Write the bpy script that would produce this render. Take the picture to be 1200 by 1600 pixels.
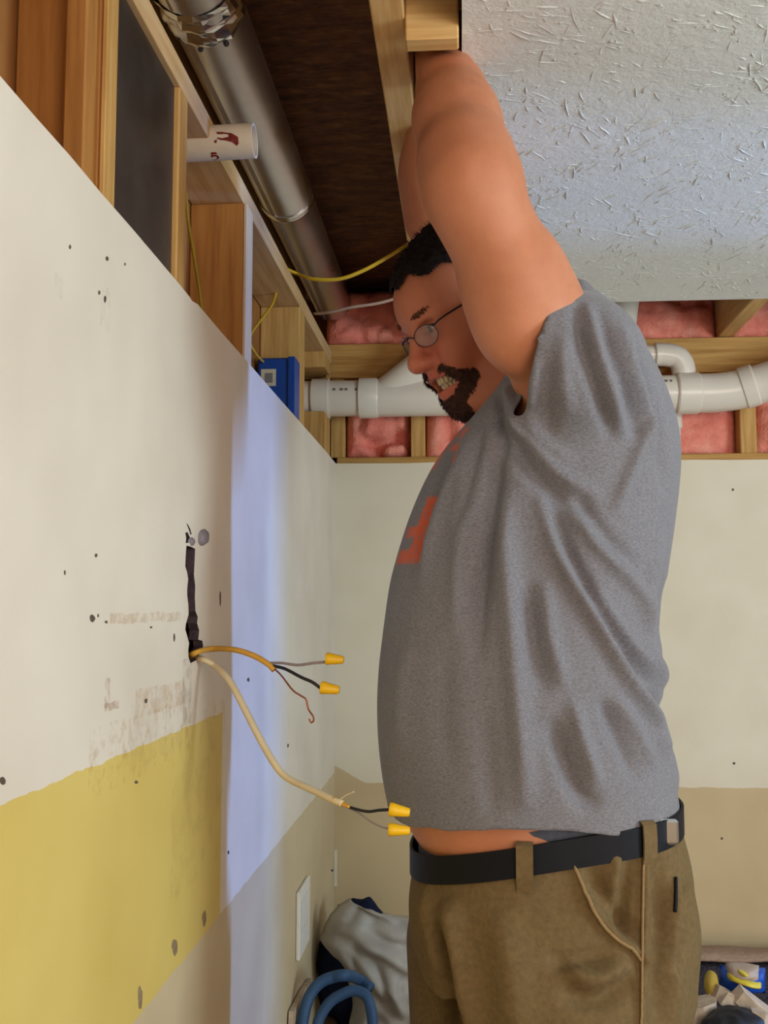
import bpy, bmesh, math, random
import numpy as np
from mathutils import Vector, Matrix, noise as mnoise
from mathutils.bvhtree import BVHTree

for o in list(bpy.data.objects):
    bpy.data.objects.remove(o, do_unlink=True)
random.seed(7)
rng = np.random.default_rng(7)
S = bpy.context.scene
C = S.collection

# ------------------------------------------------------------------ camera
F = 1650.0                      # focal length in pixels of the 1200 x 1600 frame
HC = 1.32                       # eye height
VPX, VPY = 727.0, 953.0         # where the room's depth direction vanishes
_n = math.sqrt((VPX-600)**2 + (VPY-800)**2 + F*F)
PSI = math.asin((VPX-600)/_n)
TH = math.acos((F/_n)/math.cos(PSI))
c_right = Vector((math.cos(PSI), math.sin(PSI), 0))
c_fwd = Vector((-math.sin(PSI)*math.cos(TH), math.cos(PSI)*math.cos(TH), math.sin(TH)))
c_up = c_right.cross(c_fwd)
CAM = Vector((0, 0, HC))
cd = bpy.data.cameras.new('camera')
cam = bpy.data.objects.new('camera', cd); C.objects.link(cam)
m = Matrix((c_right, c_up, -c_fwd)).transposed().to_4x4()
m.translation = CAM
cam.matrix_world = m
cd.sensor_fit = 'VERTICAL'; cd.sensor_height = 32.0
cd.lens = 32.0*F/1600.0
cd.clip_start = 0.02
S.camera = cam

# ------------------------------------------------------------------ world, lights, exposure
w = bpy.data.worlds.new('world'); S.world = w; w.use_nodes = True
w.node_tree.nodes['Background'].inputs[0].default_value = (0.55, 0.68, 0.9, 1)
w.node_tree.nodes['Background'].inputs[1].default_value = 0.5

def area(name, loc, aim, sx, sy, power, col, spread=180):
    l = bpy.data.lights.new(name, 'AREA'); l.shape = 'RECTANGLE'
    l.size = sx; l.size_y = sy; l.energy = power; l.color = col
    l.spread = math.radians(spread)
    o = bpy.data.objects.new(name, l); C.objects.link(o)
    o.location = loc
    o.rotation_euler = (Vector(aim)-Vector(loc)).to_track_quat('-Z', 'Y').to_euler()
    return o
# warm fill lamp added behind the camera, set in the unseen opening of wall_rear
area('rear_fill', (1.45, -2.12, 1.35), (0.7, 3, 1.35), 1.6, 1.1, 46, (1.0, 0.82, 0.665))
# blue daylight outside the doorway in the right wall
area('doorway_daylight', (5.0, 2.5, 1.35), (0, 1.85, 1.2), 0.19, 1.7, 190, (0.20, 0.40, 1.0))
# cool fill lamp added at the right wall, tilted up to brighten the ceiling
area('side_fill', (2.34, 0.35, 1.4), (0.6, 1.5, 2.3), 0.9, 1.0, 27, (0.74, 0.93, 1.0), 150)

S.view_settings.view_transform = 'Standard'
S.view_settings.look = 'None'
S.view_settings.gamma = 1.0
S.view_settings.use_curve_mapping = False
S.view_settings.exposure = 0.27

# ------------------------------------------------------------------ projection helpers
def ray(px, py):
    return (c_fwd + c_right*((px-600)/F) + c_up*((800-py)/F))
def PY(px, py, Y):
    d = ray(px, py); return CAM + d*(Y/d.y)
def PX(px, py, X):
    d = ray(px, py); return CAM + d*(X/d.x)
def PZ(px, py, Z):
    d = ray(px, py); return CAM + d*((Z-HC)/d.z)

# ------------------------------------------------------------------ materials
def lin(c):
    def f(v):
        v /= 255.0
        return v/12.92 if v <= 0.04045 else ((v+0.055)/1.055)**2.4
    return tuple(f(v) for v in c)+(1.0,)

class NT:
    def __init__(self, name):
        self.m = bpy.data.materials.new(name); self.m.use_nodes = True
        self.t = self.m.node_tree; self.b = self.t.nodes['Principled BSDF']
    def n(self, kind, **kw):
        nd = self.t.nodes.new(kind)
        for k, v in kw.items():
            if k in nd.inputs.keys():
                nd.inputs[k].default_value = v
            else:
                setattr(nd, k, v)
        return nd
    def l(self, a, b): self.t.links.new(a, b)
    def pos(self): return self.n('ShaderNodeNewGeometry').outputs['Position']
    def obj(self): return self.n('ShaderNodeTexCoord').outputs['Object']
    def noise(self, vec, scale, detail=3, rough=0.55, stretch=None):
        if stretch:
            mp = self.n('ShaderNodeMapping'); self.l(vec, mp.inputs['Vector'])
            mp.inputs['Scale'].default_value = stretch; vec = mp.outputs[0]
        nd = self.n('ShaderNodeTexNoise', Scale=scale, Detail=detail, Roughness=rough)
        self.l(vec, nd.inputs['Vector']); return nd.outputs['Fac']
    def ramp(self, fac, stops):
        r = self.n('ShaderNodeValToRGB'); self.l(fac, r.inputs[0])
        e = r.color_ramp.elements
        while len(e) < len(stops): e.new(0.5)
        for i, (p, c) in enumerate(stops):
            e[i].position = p; e[i].color = c
        return r.outputs[0]
    def mix(self, fac, a, b, blend='MIX'):
        mx = self.n('ShaderNodeMix', data_type='RGBA', blend_type=blend)
        if isinstance(fac, (int, float)): mx.inputs[0].default_value = fac
        else: self.l(fac, mx.inputs[0])
        for s, v in ((mx.inputs[6], a), (mx.inputs[7], b)):
            if isinstance(v, tuple): s.default_value = v
            else: self.l(v, s)
        return mx.outputs[2]
    def math(self, op, a, b=0.0, clamp=False):
        nd = self.n('ShaderNodeMath', operation=op); nd.use_clamp = clamp
        for i, v in enumerate((a, b)):
            if isinstance(v, (int, float)): nd.inputs[i].default_value = v
            else: self.l(v, nd.inputs[i])
        return nd.outputs[0]
    def sep(self, v):
        s = self.n('ShaderNodeSeparateXYZ'); self.l(v, s.inputs[0]); return s.outputs
    def bump(self, h, strength=0.3, dist=0.002):
        b = self.n('ShaderNodeBump', Strength=strength, Distance=dist)
        self.l(h, b.inputs['Height']); self.l(b.outputs[0], self.b.inputs['Normal'])
    def col(self, c):
        if isinstance(c, tuple): self.b.inputs['Base Color'].default_value = c
        else: self.l(c, self.b.inputs['Base Color'])
    def set(self, **kw):
        for k, v in kw.items(): self.b.inputs[k.replace('_', ' ')].default_value = v
        return self

def simple(name, rgb, rough=0.6, metal=0.0, var=0.12, scale=30.0, bump=0.15, bd=0.001, spec=0.4, stretch=None):
    k = NT(name); v = k.obj()
    f = k.noise(v, scale, stretch=stretch)
    c = lin(rgb); lo = tuple(x*(1-var) for x in c[:3])+(1,); hi = tuple(min(1, x*(1+var)) for x in c[:3])+(1,)
    k.col(k.ramp(f, [(0.3, lo), (0.7, hi)]))
    k.set(Roughness=rough, Metallic=metal, Specular_IOR_Level=spec)
    if bump: k.bump(f, bump, bd)
    return k.m

def wood(name, light, dark, axis, scale=9.0, knots=True, rough=0.7):
    k = NT(name); v = k.obj()
    st = [1, 1, 1]; st['xyz'.index(axis)] = 0.06
    f = k.noise(v, scale*8, 4, 0.6, tuple(st))
    g = k.noise(v, scale*0.6, 2, 0.5, (1, 1, 1))
    base = k.ramp(f, [(0.3, lin(dark)), (0.62, lin(light))])
    base = k.mix(k.math('MULTIPLY', g, 0.35), base, lin(dark))
    if knots:
        st2 = [7, 7, 7]; st2['xyz'.index(axis)] = 3.2
        mp = k.n('ShaderNodeMapping'); k.l(v, mp.inputs['Vector']); mp.inputs['Scale'].default_value = st2
        vo = k.n('ShaderNodeTexVoronoi', Scale=1.0); k.l(mp.outputs[0], vo.inputs['Vector'])
        kn = k.ramp(vo.outputs['Distance'], [(0.07, (1, 1, 1, 1)), (0.13, (0, 0, 0, 1))])
        base = k.mix(k.math('MULTIPLY', kn, 0.8), base, tuple(x*0.3 for x in lin(dark)[:3])+(1,))
    k.col(base); k.set(Roughness=rough, Specular_IOR_Level=0.25); k.bump(f, 0.25, 0.001)
    return k.m

M = {}
M['stud'] = wood('stud_pine', (208, 168, 104), (168, 122, 64), 'z')
M['stud_shaded'] = wood('stud_shaded', (176, 124, 66), (142, 92, 42), 'z')  # pine browned to carry the shade on the near stud faces
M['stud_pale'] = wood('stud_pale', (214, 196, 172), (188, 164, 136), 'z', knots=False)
M['stud_x'] = wood('plate_pine_x', (200, 160, 96), (164, 120, 62), 'x')
M['plate'] = wood('plate_pine_y', (212, 180, 136), (188, 148, 102), 'y')
M['joist'] = wood('joist_pine', (226, 190, 132), (196, 150, 88), 'y')
M['block'] = wood('block_pine', (224, 188, 128), (196, 148, 88), 'x')
M['osb'] = None
k = NT('subfloor_board'); v = k.pos()
f = k.noise(v, 20, 4, 0.7, (1.0, 2.6, 1)); g = k.noise(v, 60, 3, 0.6)
cc = k.ramp(f, [(0.28, lin((58, 32, 18))), (0.5, lin((112, 68, 38))), (0.72, lin((150, 98, 58)))])
k.col(k.mix(k.math('MULTIPLY', g, 0.5), cc, lin((60, 36, 22)))); k.set(Roughness=0.85); k.bump(f, 0.5, 0.004); M['osb'] = k.m
M['backboard'] = simple('brown_sheathing', (150, 100, 50), 0.85, var=0.25, scale=6, bump=0.2)
M['floor'] = simple('floor_underlay', (128, 112, 96), 0.8, var=0.2, scale=9)
M['pvc'] = simple('white_pvc', (222, 214, 202), 0.28, var=0.03, scale=5, bump=0.03, spec=0.5)
M['pvc_dirty'] = simple('dusty_white_pvc', (206, 196, 180), 0.5, var=0.10, scale=18, bump=0.05)
M['primer'] = simple('purple_primer', (112, 26, 20), 0.5, var=0.3, scale=90, bump=0.05)
M['print_grey'] = simple('grey_pipe_print', (120, 116, 112), 0.5)
M['blue_box'] = simple('blue_plastic', (14, 66, 150), 0.42, var=0.06)
M['box_label'] = simple('pale_label', (196, 190, 170), 0.6)
M['box_dark'] = simple('label_window', (120, 118, 122), 0.6)
M['yel_cable'] = simple('yellow_cable', (214, 178, 44), 0.45, var=0.08)
M['yel_dull'] = simple('dull_yellow_cable', (196, 146, 52), 0.5, var=0.12)
M['white_cable'] = simple('white_cable', (206, 188, 152), 0.5, var=0.08)
M['grey_cable'] = simple('grey_white_cable', (176, 152, 140), 0.5)
M['black_wire'] = simple('black_wire', (22, 20, 24), 0.4)
M['grey_wire'] = simple('grey_wire', (132, 118, 118), 0.45)
M['copper'] = simple('bare_copper', (150, 82, 52), 0.35, metal=0.9, var=0.1)
M['nut'] = simple('yellow_wire_nut', (228, 178, 20), 0.4, var=0.06)
M['green_wire'] = simple('yellow_green_wire', (148, 126, 24), 0.5)
M['white_plastic'] = simple('white_cover_plastic', (226, 222, 214), 0.4, var=0.03)
M['spackle'] = simple('grey_spackle', (132, 124, 128), 0.9, var=0.25, scale=80, bump=0.5, bd=0.003)
M['dent'] = simple('dark_dent', (92, 76, 66), 0.95, var=0.3, scale=200)
M['dent_grey'] = simple('grey_anchor_hole', (142, 122, 92), 0.9, var=0.3, scale=150)
M['corner'] = simple('corner_tape', (214, 204, 184), 0.8, var=0.04)
M['screw'] = simple('grey_screw', (70, 66, 66), 0.5, metal=0.6)

def pink():
    k = NT('pink_fibreglass'); v = k.obj()
    f = k.noise(v, 14, 4, 0.65); g = k.noise(v, 90, 3, 0.7)
    c = k.ramp(f, [(0.25, lin((214, 116, 104))), (0.5, lin((236, 146, 128))), (0.75, lin((246, 178, 158)))])
    k.col(k.mix(k.math('MULTIPLY', g, 0.3), c, lin((214, 110, 96))))
    k.set(Roughness=1.0, Specular_IOR_Level=0.05, Subsurface_Weight=0.0); k.bump(g, 0.8, 0.006); return k.m
M['pink'] = pink()

def galvanised(name, rgb, rough):
    k = NT(name); v = k.obj()
    vo = k.n('ShaderNodeTexVoronoi', Scale=55.0); k.l(v, vo.inputs['Vector'])
    f = k.noise(v, 8, 3)
    c = lin(rgb)
    k.col(k.mix(k.math('MULTIPLY', vo.outputs['Color'], 0.25), c, tuple(x*0.75 for x in c[:3])+(1,)))
    k.set(Metallic=1.0); k.l(k.ramp(f, [(0.2, (rough*0.8,)*3+(1,)), (0.8, (rough*1.3,)*3+(1,))]), k.b.inputs['Roughness'])
    k.bump(f, 0.06, 0.004); return k.m
M['duct'] = galvanised('galvanised_duct', (206, 206, 210), 0.3)
M['foil'] = galvanised('foil_tape', (214, 216, 220), 0.16)
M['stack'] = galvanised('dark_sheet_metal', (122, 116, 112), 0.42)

# left wall: three paint zones set by where cabinets used to hang (real paint, in world metres)
def wall_left_mat():
    k = NT('kitchen_wall_paint'); p = k.pos(); x, y, z = k.sep(p)
    n1 = k.noise(p, 22, 3); n2 = k.noise(p, 5, 2); n3 = k.noise(p, 140, 2)
    wob = k.math('MULTIPLY', k.math('SUBTRACT', n1, 0.5), 0.010)
    zz = k.math('ADD', z, wob); yy = k.math('ADD', y, k.math('MULTIPLY', wob, 0.3))
    white = k.ramp(n2, [(0.3, lin((214, 203, 188))), (0.7, lin((226, 216, 202)))])
    yellow = k.ramp(n2, [(0.3, lin((208, 182, 98))), (0.7, lin((218, 194, 112)))])
    tan = k.ramp(n2, [(0.3, lin((196, 176, 142))), (0.7, lin((208, 190, 156)))])
    c = white
    is_y = k.math('MULTIPLY', k.math('LESS_THAN', zz, YEL_Z), k.math('LESS_THAN', yy, YEL_Y))
    c = k.mix(is_y, c, yellow)
    c = k.mix(k.math('LESS_THAN', zz, TAN_Z), c, tan)
    def smear(y0, y1, z0, z1, rgb, amt, thr, sc):
        nonlocal c
        a = k.math('MULTIPLY', k.math('GREATER_THAN', yy, y0), k.math('LESS_THAN', yy, y1))
        b = k.math('MULTIPLY', k.math('GREATER_THAN', zz, z0), k.math('LESS_THAN', zz, z1))
        nn = k.noise(p, sc, 4, 0.7)
        r = k.ramp(nn, [(thr, (0, 0, 0, 1)), (thr+0.18, (1, 1, 1, 1))])
        c = k.mix(k.math('MULTIPLY', k.math('MULTIPLY', a, b), k.math('MULTIPLY', r, amt)), c, lin(rgb))
    def sm(px0, py0, px1, py1, rgb, amt, thr=0.4, sc=60):
        A = PX(px0, py0, WX); B = PX(px1, py1, WX)
        smear(min(A.y, B.y), max(A.y, B.y), min(A.z, B.z), max(A.z, B.z), rgb, amt, thr, sc)
    sm(172, 958, 282, 970, (176, 132, 82), 0.38)
    sm(212, 1080, 288, 1098, (176, 132, 82), 0.38)
    sm(164, 1062, 171, 1106, (150, 110, 80), 0.6)
    sm(164, 1100, 186, 1107, (150, 110, 80), 0.6)
    sm(205, 1100, 300, 1160, (150, 132, 116), 0.16, 0.45, 40)
    sm(286, 1030, 298, 1130, (150, 130, 118), 0.5, 0.4, 50)
    sm(272, 1100, 350, 1330, (176, 150, 84), 0.35, 0.5, 30)
    sm(140, 1140, 300, 1170, (170, 128, 70), 0.4, 0.5, 60)
    sm(86, 425, 98, 470, (160, 152, 140), 0.15, 0.4, 50)
    sm(158, 440, 172, 520, (160, 148, 134), 0.2, 0.42, 70)
    k.col(c); k.set(Roughness=0.62, Specular_IOR_Level=0.3); k.bump(n3, 0.12, 0.0015)
    return k.m
K = 0.85
WX = -0.406*K            # face of left wall drywall
DB = 3.3*K               # face of back wall drywall
CZ = HC+0.85*K-0.0125    # underside of ceiling drywall
CUTZ = HC+0.462*K        # where the drywall is cut off
YEL_Z, YEL_Y, TAN_Z = HC-0.17*K, 1.50, HC-0.5*K
M['wall_left'] = wall_left_mat()

def wall_back_mat():
    k = NT('back_wall_paint'); p = k.pos(); x, y, z = k.sep(p)
    n1 = k.noise(p, 12, 3); n2 = k.noise(p, 5, 2); n3 = k.noise(p, 140, 2)
    zz = k.math('ADD', z, k.math('MULTIPLY', k.math('SUBTRACT', n1, 0.5), 0.012))
    zz = k.math('SUBTRACT', zz, k.math('MULTIPLY', k.math('MAXIMUM', k.math('SUBTRACT', WX+0.085, x), 0.0), 0.5))
    white = k.ramp(n2, [(0.3, lin((216, 206, 184))), (0.7, lin((224, 216, 196)))])
    tan = k.ramp(n2, [(0.3, lin((194, 172, 134))), (0.7, lin((204, 184, 146)))])
    k.col(k.mix(k.math('LESS_THAN', zz, HC-0.53*K), white, tan))
    k.set(Roughness=0.62, Specular_IOR_Level=0.3); k.bump(n3, 0.12, 0.0015); return k.m
M['wall_back'] = wall_back_mat()
M['room_wall'] = simple('room_wall_paint', (216, 200, 178), 0.7, var=0.04, scale=5)
M['drywall_edge'] = simple('gypsum_edge', (206, 198, 186), 0.9, var=0.1, scale=60, bump=0.4)
def ceiling_mat():
    k = NT('ceiling_white'); p = k.pos()
    n1 = k.noise(p, 55, 4, 0.6); n2 = k.noise(p, 190, 2)
    k.col(k.ramp(k.noise(p, 4, 2), [(0.3, lin((226, 229, 226))), (0.7, lin((234, 237, 234)))]))
    k.set(Roughness=0.8, Specular_IOR_Level=0.25); k.bump(k.math('ADD', n1, k.math('MULTIPLY', n2, 0.4)), 0.35, 0.004); return k.m
M['ceiling'] = ceiling_mat()

# ------------------------------------------------------------------ object helpers
def link(name, me, mat, parent=None, smooth=False, base=True, origin=None):
    if mat: me.materials.append(mat)
    if smooth:
        me.polygons.foreach_set('use_smooth', [True]*len(me.polygons))
    n = len(me.vertices)
    co = np.empty(n*3, np.float32); me.vertices.foreach_get('co', co); co = co.reshape(-1, 3)
    if origin is None:
        lo, hi = co.min(0), co.max(0)
        origin = np.array([(lo[0]+hi[0])/2, (lo[1]+hi[1])/2, lo[2]])
    origin = np.array(origin, np.float32)
    co -= origin
    me.vertices.foreach_set('co', co.ravel()); me.update()
    o = bpy.data.objects.new(name, me); C.objects.link(o)
    o.location = Vector(origin.tolist())
    if parent is not None:
        o.parent = parent
        q = parent; off = Vector((0, 0, 0))
        while q is not None:
            off += q.location; q = q.parent
        o.location = Vector(origin.tolist()) - off
    return o
def mesh(name, verts, faces):
    me = bpy.data.meshes.new(name); me.from_pydata([tuple(v) for v in verts], [], faces); me.update(); return me
def bm_link(name, bm, mat, parent=None, smooth=False):
    me = bpy.data.meshes.new(name); bmesh.ops.recalc_face_normals(bm, faces=bm.faces); bm.to_mesh(me); bm.free()
    return link(name, me, mat, parent, smooth)
def empty(name, loc, parent=None):
    o = bpy.data.objects.new(name, None); C.objects.link(o); o.location = loc; o.empty_display_size = 0.05
    return o
def tag(o, label, cat, group=None):
    o['label'] = label; o['category'] = cat
    if group: o['group'] = group
    return o
def struct(o, label=None, cat=None):
    o['kind'] = 'structure'
    if label: o['label'] = label; o['category'] = cat
    return o
def box(name, lo, hi, mat, parent=None, bev=0.002):
    bm = bmesh.new()
    bmesh.ops.create_cube(bm, size=1)
    for v in bm.verts:
        v.co = Vector([(lo[i]+hi[i])/2 + v.co[i]*(hi[i]-lo[i]) for i in range(3)])
    if bev: bmesh.ops.bevel(bm, geom=bm.edges[:], offset=bev, segments=1, affect='EDGES')
    return bm_link(name, bm, mat, parent)
def catmull(pts, n=8):
    P = [Vector(p) for p in pts]; P = [P[0]*2-P[1]]+P+[P[-1]*2-P[-2]]
    out = []
    for i in range(1, len(P)-2):
        for j in range(n):
            t = j/n; a, b, c, d = P[i-1], P[i], P[i+1], P[i+2]
            out.append(0.5*((2*b)+(c-a)*t+(2*a-5*b+4*c-d)*t*t+(3*b-a-3*c+d)*t*t*t))
    out.append(P[-2]); return out
def tube_data(pts, rad, seg=10, flat=1.0, cap=True):
    pts = [Vector(p) for p in pts]; n = len(pts)
    V, Fc = [], []
    up = None
    for i in range(n):
        t = (pts[min(i+1, n-1)]-pts[max(i-1, 0)]).normalized()
        if up is None:
            up = Vector((0, 0, 1)) if abs(t.z) < 0.9 else Vector((1, 0, 0))
        s = t.cross(up).normalized(); up = s.cross(t).normalized()
        r = rad(i/(n-1)) if callable(rad) else rad
        for j in range(seg):
            a = 2*math.pi*j/seg
            V.append(pts[i]+s*(r*math.cos(a))+up*(r*flat*math.sin(a)))
    for i in range(n-1):
        for j in range(seg):
            a = i*seg+j; b = i*seg+(j+1) % seg
            Fc.append((a, b, b+seg, a+seg))
    if cap:
        Fc.append(tuple(range(seg))[::-1]); Fc.append(tuple(range((n-1)*seg, n*seg)))
    return V, Fc
def tube(name, pts, rad, mat, parent=None, seg=10, flat=1.0, n=8, curve=True):
    P = catmull(pts, n) if curve and len(pts) > 2 else pts
    V, Fc = tube_data(P, rad, seg, flat)
    return link(name, mesh(name, V, Fc), mat, parent, True)
def lathe(name, A, B, prof, mat, parent=None, seg=28, smooth=True):
    """profile [(t, r)] spun about the line from A to B (t in metres from A)"""
    A = Vector(A); ax = (Vector(B)-A).normalized()
    up = Vector((0, 0, 1)) if abs(ax.z) < 0.9 else Vector((1, 0, 0))
    s = ax.cross(up).normalized(); u = s.cross(ax)
    V, Fc = [], []
    for t, r in prof:
        for j in range(seg):
            a = 2*math.pi*j/seg
            V.append(A+ax*t+s*(r*math.cos(a))+u*(r*math.sin(a)))
    for i in range(len(prof)-1):
        for j in range(seg):
            a = i*seg+j; b = i*seg+(j+1) % seg
            Fc.append((a, b, b+seg, a+seg))
    Fc.append(tuple(range(seg))[::-1]); Fc.append(tuple(range((len(prof)-1)*seg, len(prof)*seg)))
    me = mesh(name, V, Fc)
    o = link(name, me, mat, parent, True)
    try:
        me.set_sharp_from_angle(angle=math.radians(35))
    except Exception:
        pass
    return o
def sheet_with_holes(name, loops, thick, mat, parent=None):
    """flat sheet from closed 3-D loops (outer first), thickened along thick vector"""
    bm = bmesh.new(); edges = []
    for L in loops:
        vs = [bm.verts.new(p) for p in L]
        for i in range(len(vs)): edges.append(bm.edges.new((vs[i], vs[(i+1) % len(vs)])))
    bmesh.ops.triangle_fill(bm, use_beauty=True, edges=edges)
    r = bmesh.ops.extrude_face_region(bm, geom=bm.faces[:])
    for e in r['geom']:
        if isinstance(e, bmesh.types.BMVert): e.co += Vector(thick)
    return bm_link(name, bm, mat, parent)

# ================================================================== STRUCTURE
box('floor', (-0.46, -2.3, -0.06), (2.5, DB+0.12, 0.0), M['floor'], bev=0)
struct(bpy.data.objects['floor'])

# --- left wall: cut drywall over exposed studs
WL = struct(empty('wall_left', (WX, 0.3, 0)))
cutpx = [(0, 110), (58, 178), (110, 236), (158, 296), (205, 350), (243, 396), (280, 441), (296, 462), (300, 470), (309, 472),
         (345, 516), (385, 561), (430, 614), (468, 657), (510, 705)]
top = [PX(a, b, WX) for a, b in cutpx]
top = [Vector((WX, p.y, CUTZ*0.4+p.z*0.6)) for p in top]
outer = [Vector((WX, -2.3, 0)), Vector((WX, DB, 0)), Vector((WX, DB, CUTZ))] + top[::-1] + [Vector((WX, -2.3, CUTZ))]
def hz(pts, sc=4.0, ox=260, oy=790): return [PX(ox+a/sc, oy+b/sc, WX) for a, b in pts]
slot = hz([(125, 250), (120, 320), (118, 380), (130, 420), (136, 460), (130, 520), (130, 560), (137, 620), (139, 680), (122, 740), (118, 775), (130, 815),
           (142, 860), (137, 900), (138, 945), (150, 985), (190, 965), (205, 930), (230, 880), (225, 845), (200, 838), (205, 780), (192, 735), (196, 695),
           (182, 660), (178, 580), (180, 500), (172, 430), (176, 350), (180, 270), (152, 256)])
tear = hz([(118, 170), (124, 205), (120, 235), (140, 232), (150, 205), (132, 165)])
tear2 = hz([(124, 108), (140, 150), (150, 182), (158, 180), (150, 148), (136, 120)])
M['torn'] = simple('dark_cavity_edge', (66, 52, 58), 0.95, var=0.4, scale=120, bump=0.5)  # cut edges coloured dark so the holes read as a dark cavity
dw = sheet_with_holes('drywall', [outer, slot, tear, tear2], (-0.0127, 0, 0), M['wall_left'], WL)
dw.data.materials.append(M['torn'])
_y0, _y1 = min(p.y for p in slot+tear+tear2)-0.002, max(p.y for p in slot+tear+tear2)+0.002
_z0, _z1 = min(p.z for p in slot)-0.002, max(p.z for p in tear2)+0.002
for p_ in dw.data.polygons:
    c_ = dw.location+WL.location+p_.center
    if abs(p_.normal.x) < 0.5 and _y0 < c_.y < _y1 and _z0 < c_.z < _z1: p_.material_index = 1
box('back_sheathing', (WX-0.125, -2.3, 0.0), (WX-0.103, DB+0.1, 2.2), M['backboard'], WL, 0)
SX1, SX0 = WX-0.0135, WX-0.102
ZP0, ZP1 = HC+0.785*K, HC+0.824*K     # top plate
def stud_y(px, py): return PX(px, py, SX1).y
studs = [((157, 140), (172, 140)), ((279, 260), (292, 260)), ((379, 430), (388, 430)), ((468, 560), (476, 560))]
SY = []
for i, (a, b) in enumerate(studs):
    y0, y1 = stud_y(*a), stud_y(*b)
    SY.append((y0, y1))
    box('stud', (SX0, y0, 0.04), (SX1, y1, ZP0-0.0005), M['stud_shaded'] if i in (0, 2) else M['stud'], WL)
    if i in (0, 2): box('lit_edge_strip', (SX1+0.0005, y0, 1.3), (SX1+0.006, y1+0.004, ZP0-0.002), M['stud_pale'] if i else M['stud'], WL, 0.001)  # added strip in brighter wood, stands for the lit stud edge
box('nailer', (SX1-0.026, SY[0][0]-0.03, 1.2), (SX1-0.004, SY[0][0]-0.0005, ZP0-0.001), M['stud_shaded'], WL)
for yy in (0.35, -0.05, -0.45, -0.85, -1.25, -1.65, -2.05):
    box('stud', (SX0, yy, 0.04), (SX1, yy+0.038, ZP0-0.0005), M['stud'], WL)
# end stud, notched where the drain pipe passes
ye0 = stud_y(507, 600); ye1 = stud_y(516, 600)
PZc = PY(600, 616, DB-0.06).z
bm = bmesh.new()
def addbox(bm, lo, hi):
    r = bmesh.ops.create_cube(bm, size=1)
    for v in r['verts']: v.co = Vector([(lo[i]+hi[i])/2+v.co[i]*(hi[i]-lo[i]) for i in range(3)])
addbox(bm, (SX0, ye0, PZc+0.058), (SX1, ye1, ZP0)); addbox(bm, (SX0, ye0, 0.04), (SX1, ye1, PZc-0.058))
addbox(bm, (SX1-0.008, ye1-0.02, PZc-0.058), (SX1, ye1, PZc+0.058))
bm_link('notched_stud', bm, M['stud'], WL)
box('bottom_plate', (SX0, -2.3, 0.0), (SX1, DB+0.1, 0.0395), M['plate'], WL)
box('top_plate', (SX0, -2.3, ZP0), (SX1+0.001, DB-0.005, ZP1), M['plate'], WL)
box('joist', (SX0-0.02, -2.3, ZP1+0.0005), (SX0+0.02, DB+0.0, 2.222), M['joist'], WL)
# dents, anchors and spackle on the drywall face
def blob(name, px, py, wpx, hpx, mat, parent, plane='X', depth=WX, h=0.0012, seg=9, seed=0):
    r = random.Random(seed+int(px*7+py)); V = []
    for j in range(seg):
        a = 2*math.pi*j/seg; q = r.uniform(0.75, 1.1)
        x, y = px+wpx/2*math.cos(a)*q, py+hpx/2*math.sin(a)*q
        V.append(PX(x, y, depth) if plane == 'X' else PY(x, y, depth))
    c = sum(V, Vector())/seg
    off = Vector((h, 0, 0)) if plane == 'X' else Vector((0, -h, 0))
    ring2 = [c+(p-c)*0.6+off for p in V]
    V = [p-off*0.3 for p in V]
    Fc = [(j, (j+1) % seg, seg+(j+1) % seg, seg+j) for j in range(seg)]+[tuple(range(seg, 2*seg))]
    return link(name, mesh(name, V+ring2, Fc), mat, parent, True)
for (a, b, c2, d) in [(167, 404, 7, 9), (195, 413, 3, 6), (109, 386, 4, 9), (155, 457, 4, 9), (164, 468, 5, 14), (150, 868, 6, 8), (144, 966, 11, 14),
                      (153, 962, 3, 7), (166, 972, 6, 5), (236, 980, 5, 4), (272, 996, 3, 16), (344, 935, 3, 28), (213, 1222, 7, 6), (228, 1095, 6, 9),
                      (101, 895, 3, 10), (4, 1220, 12, 14), (357, 1332, 4, 8), (519, 1360, 5, 5), (450, 1165, 3, 8), (388, 1062, 5, 8)]:
    blob('dent', a, b, c2, d, M['dent'], WL, h=0.0006)
for (a, b, c2, d) in [(319, 1435, 8, 30), (273, 1480, 11, 30), (219, 1559, 10, 42)]:
    blob('anchor_hole', a, b, c2, d, M['dent_grey'], WL, h=0.0008, seg=12)
blob('spackle_patch', 316, 840, 17, 33, M['spackle'], WL, h=0.006, seg=12)
blob('spackle_patch', 299, 846, 9, 16, M['spackle'], WL, h=0.003, seg=10)
box('corner_tape', (WX, DB-0.012, HC-0.84*K), (WX+0.008, DB-0.0005, HC-0.73*K), M['corner'], WL, 0.001)

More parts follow.
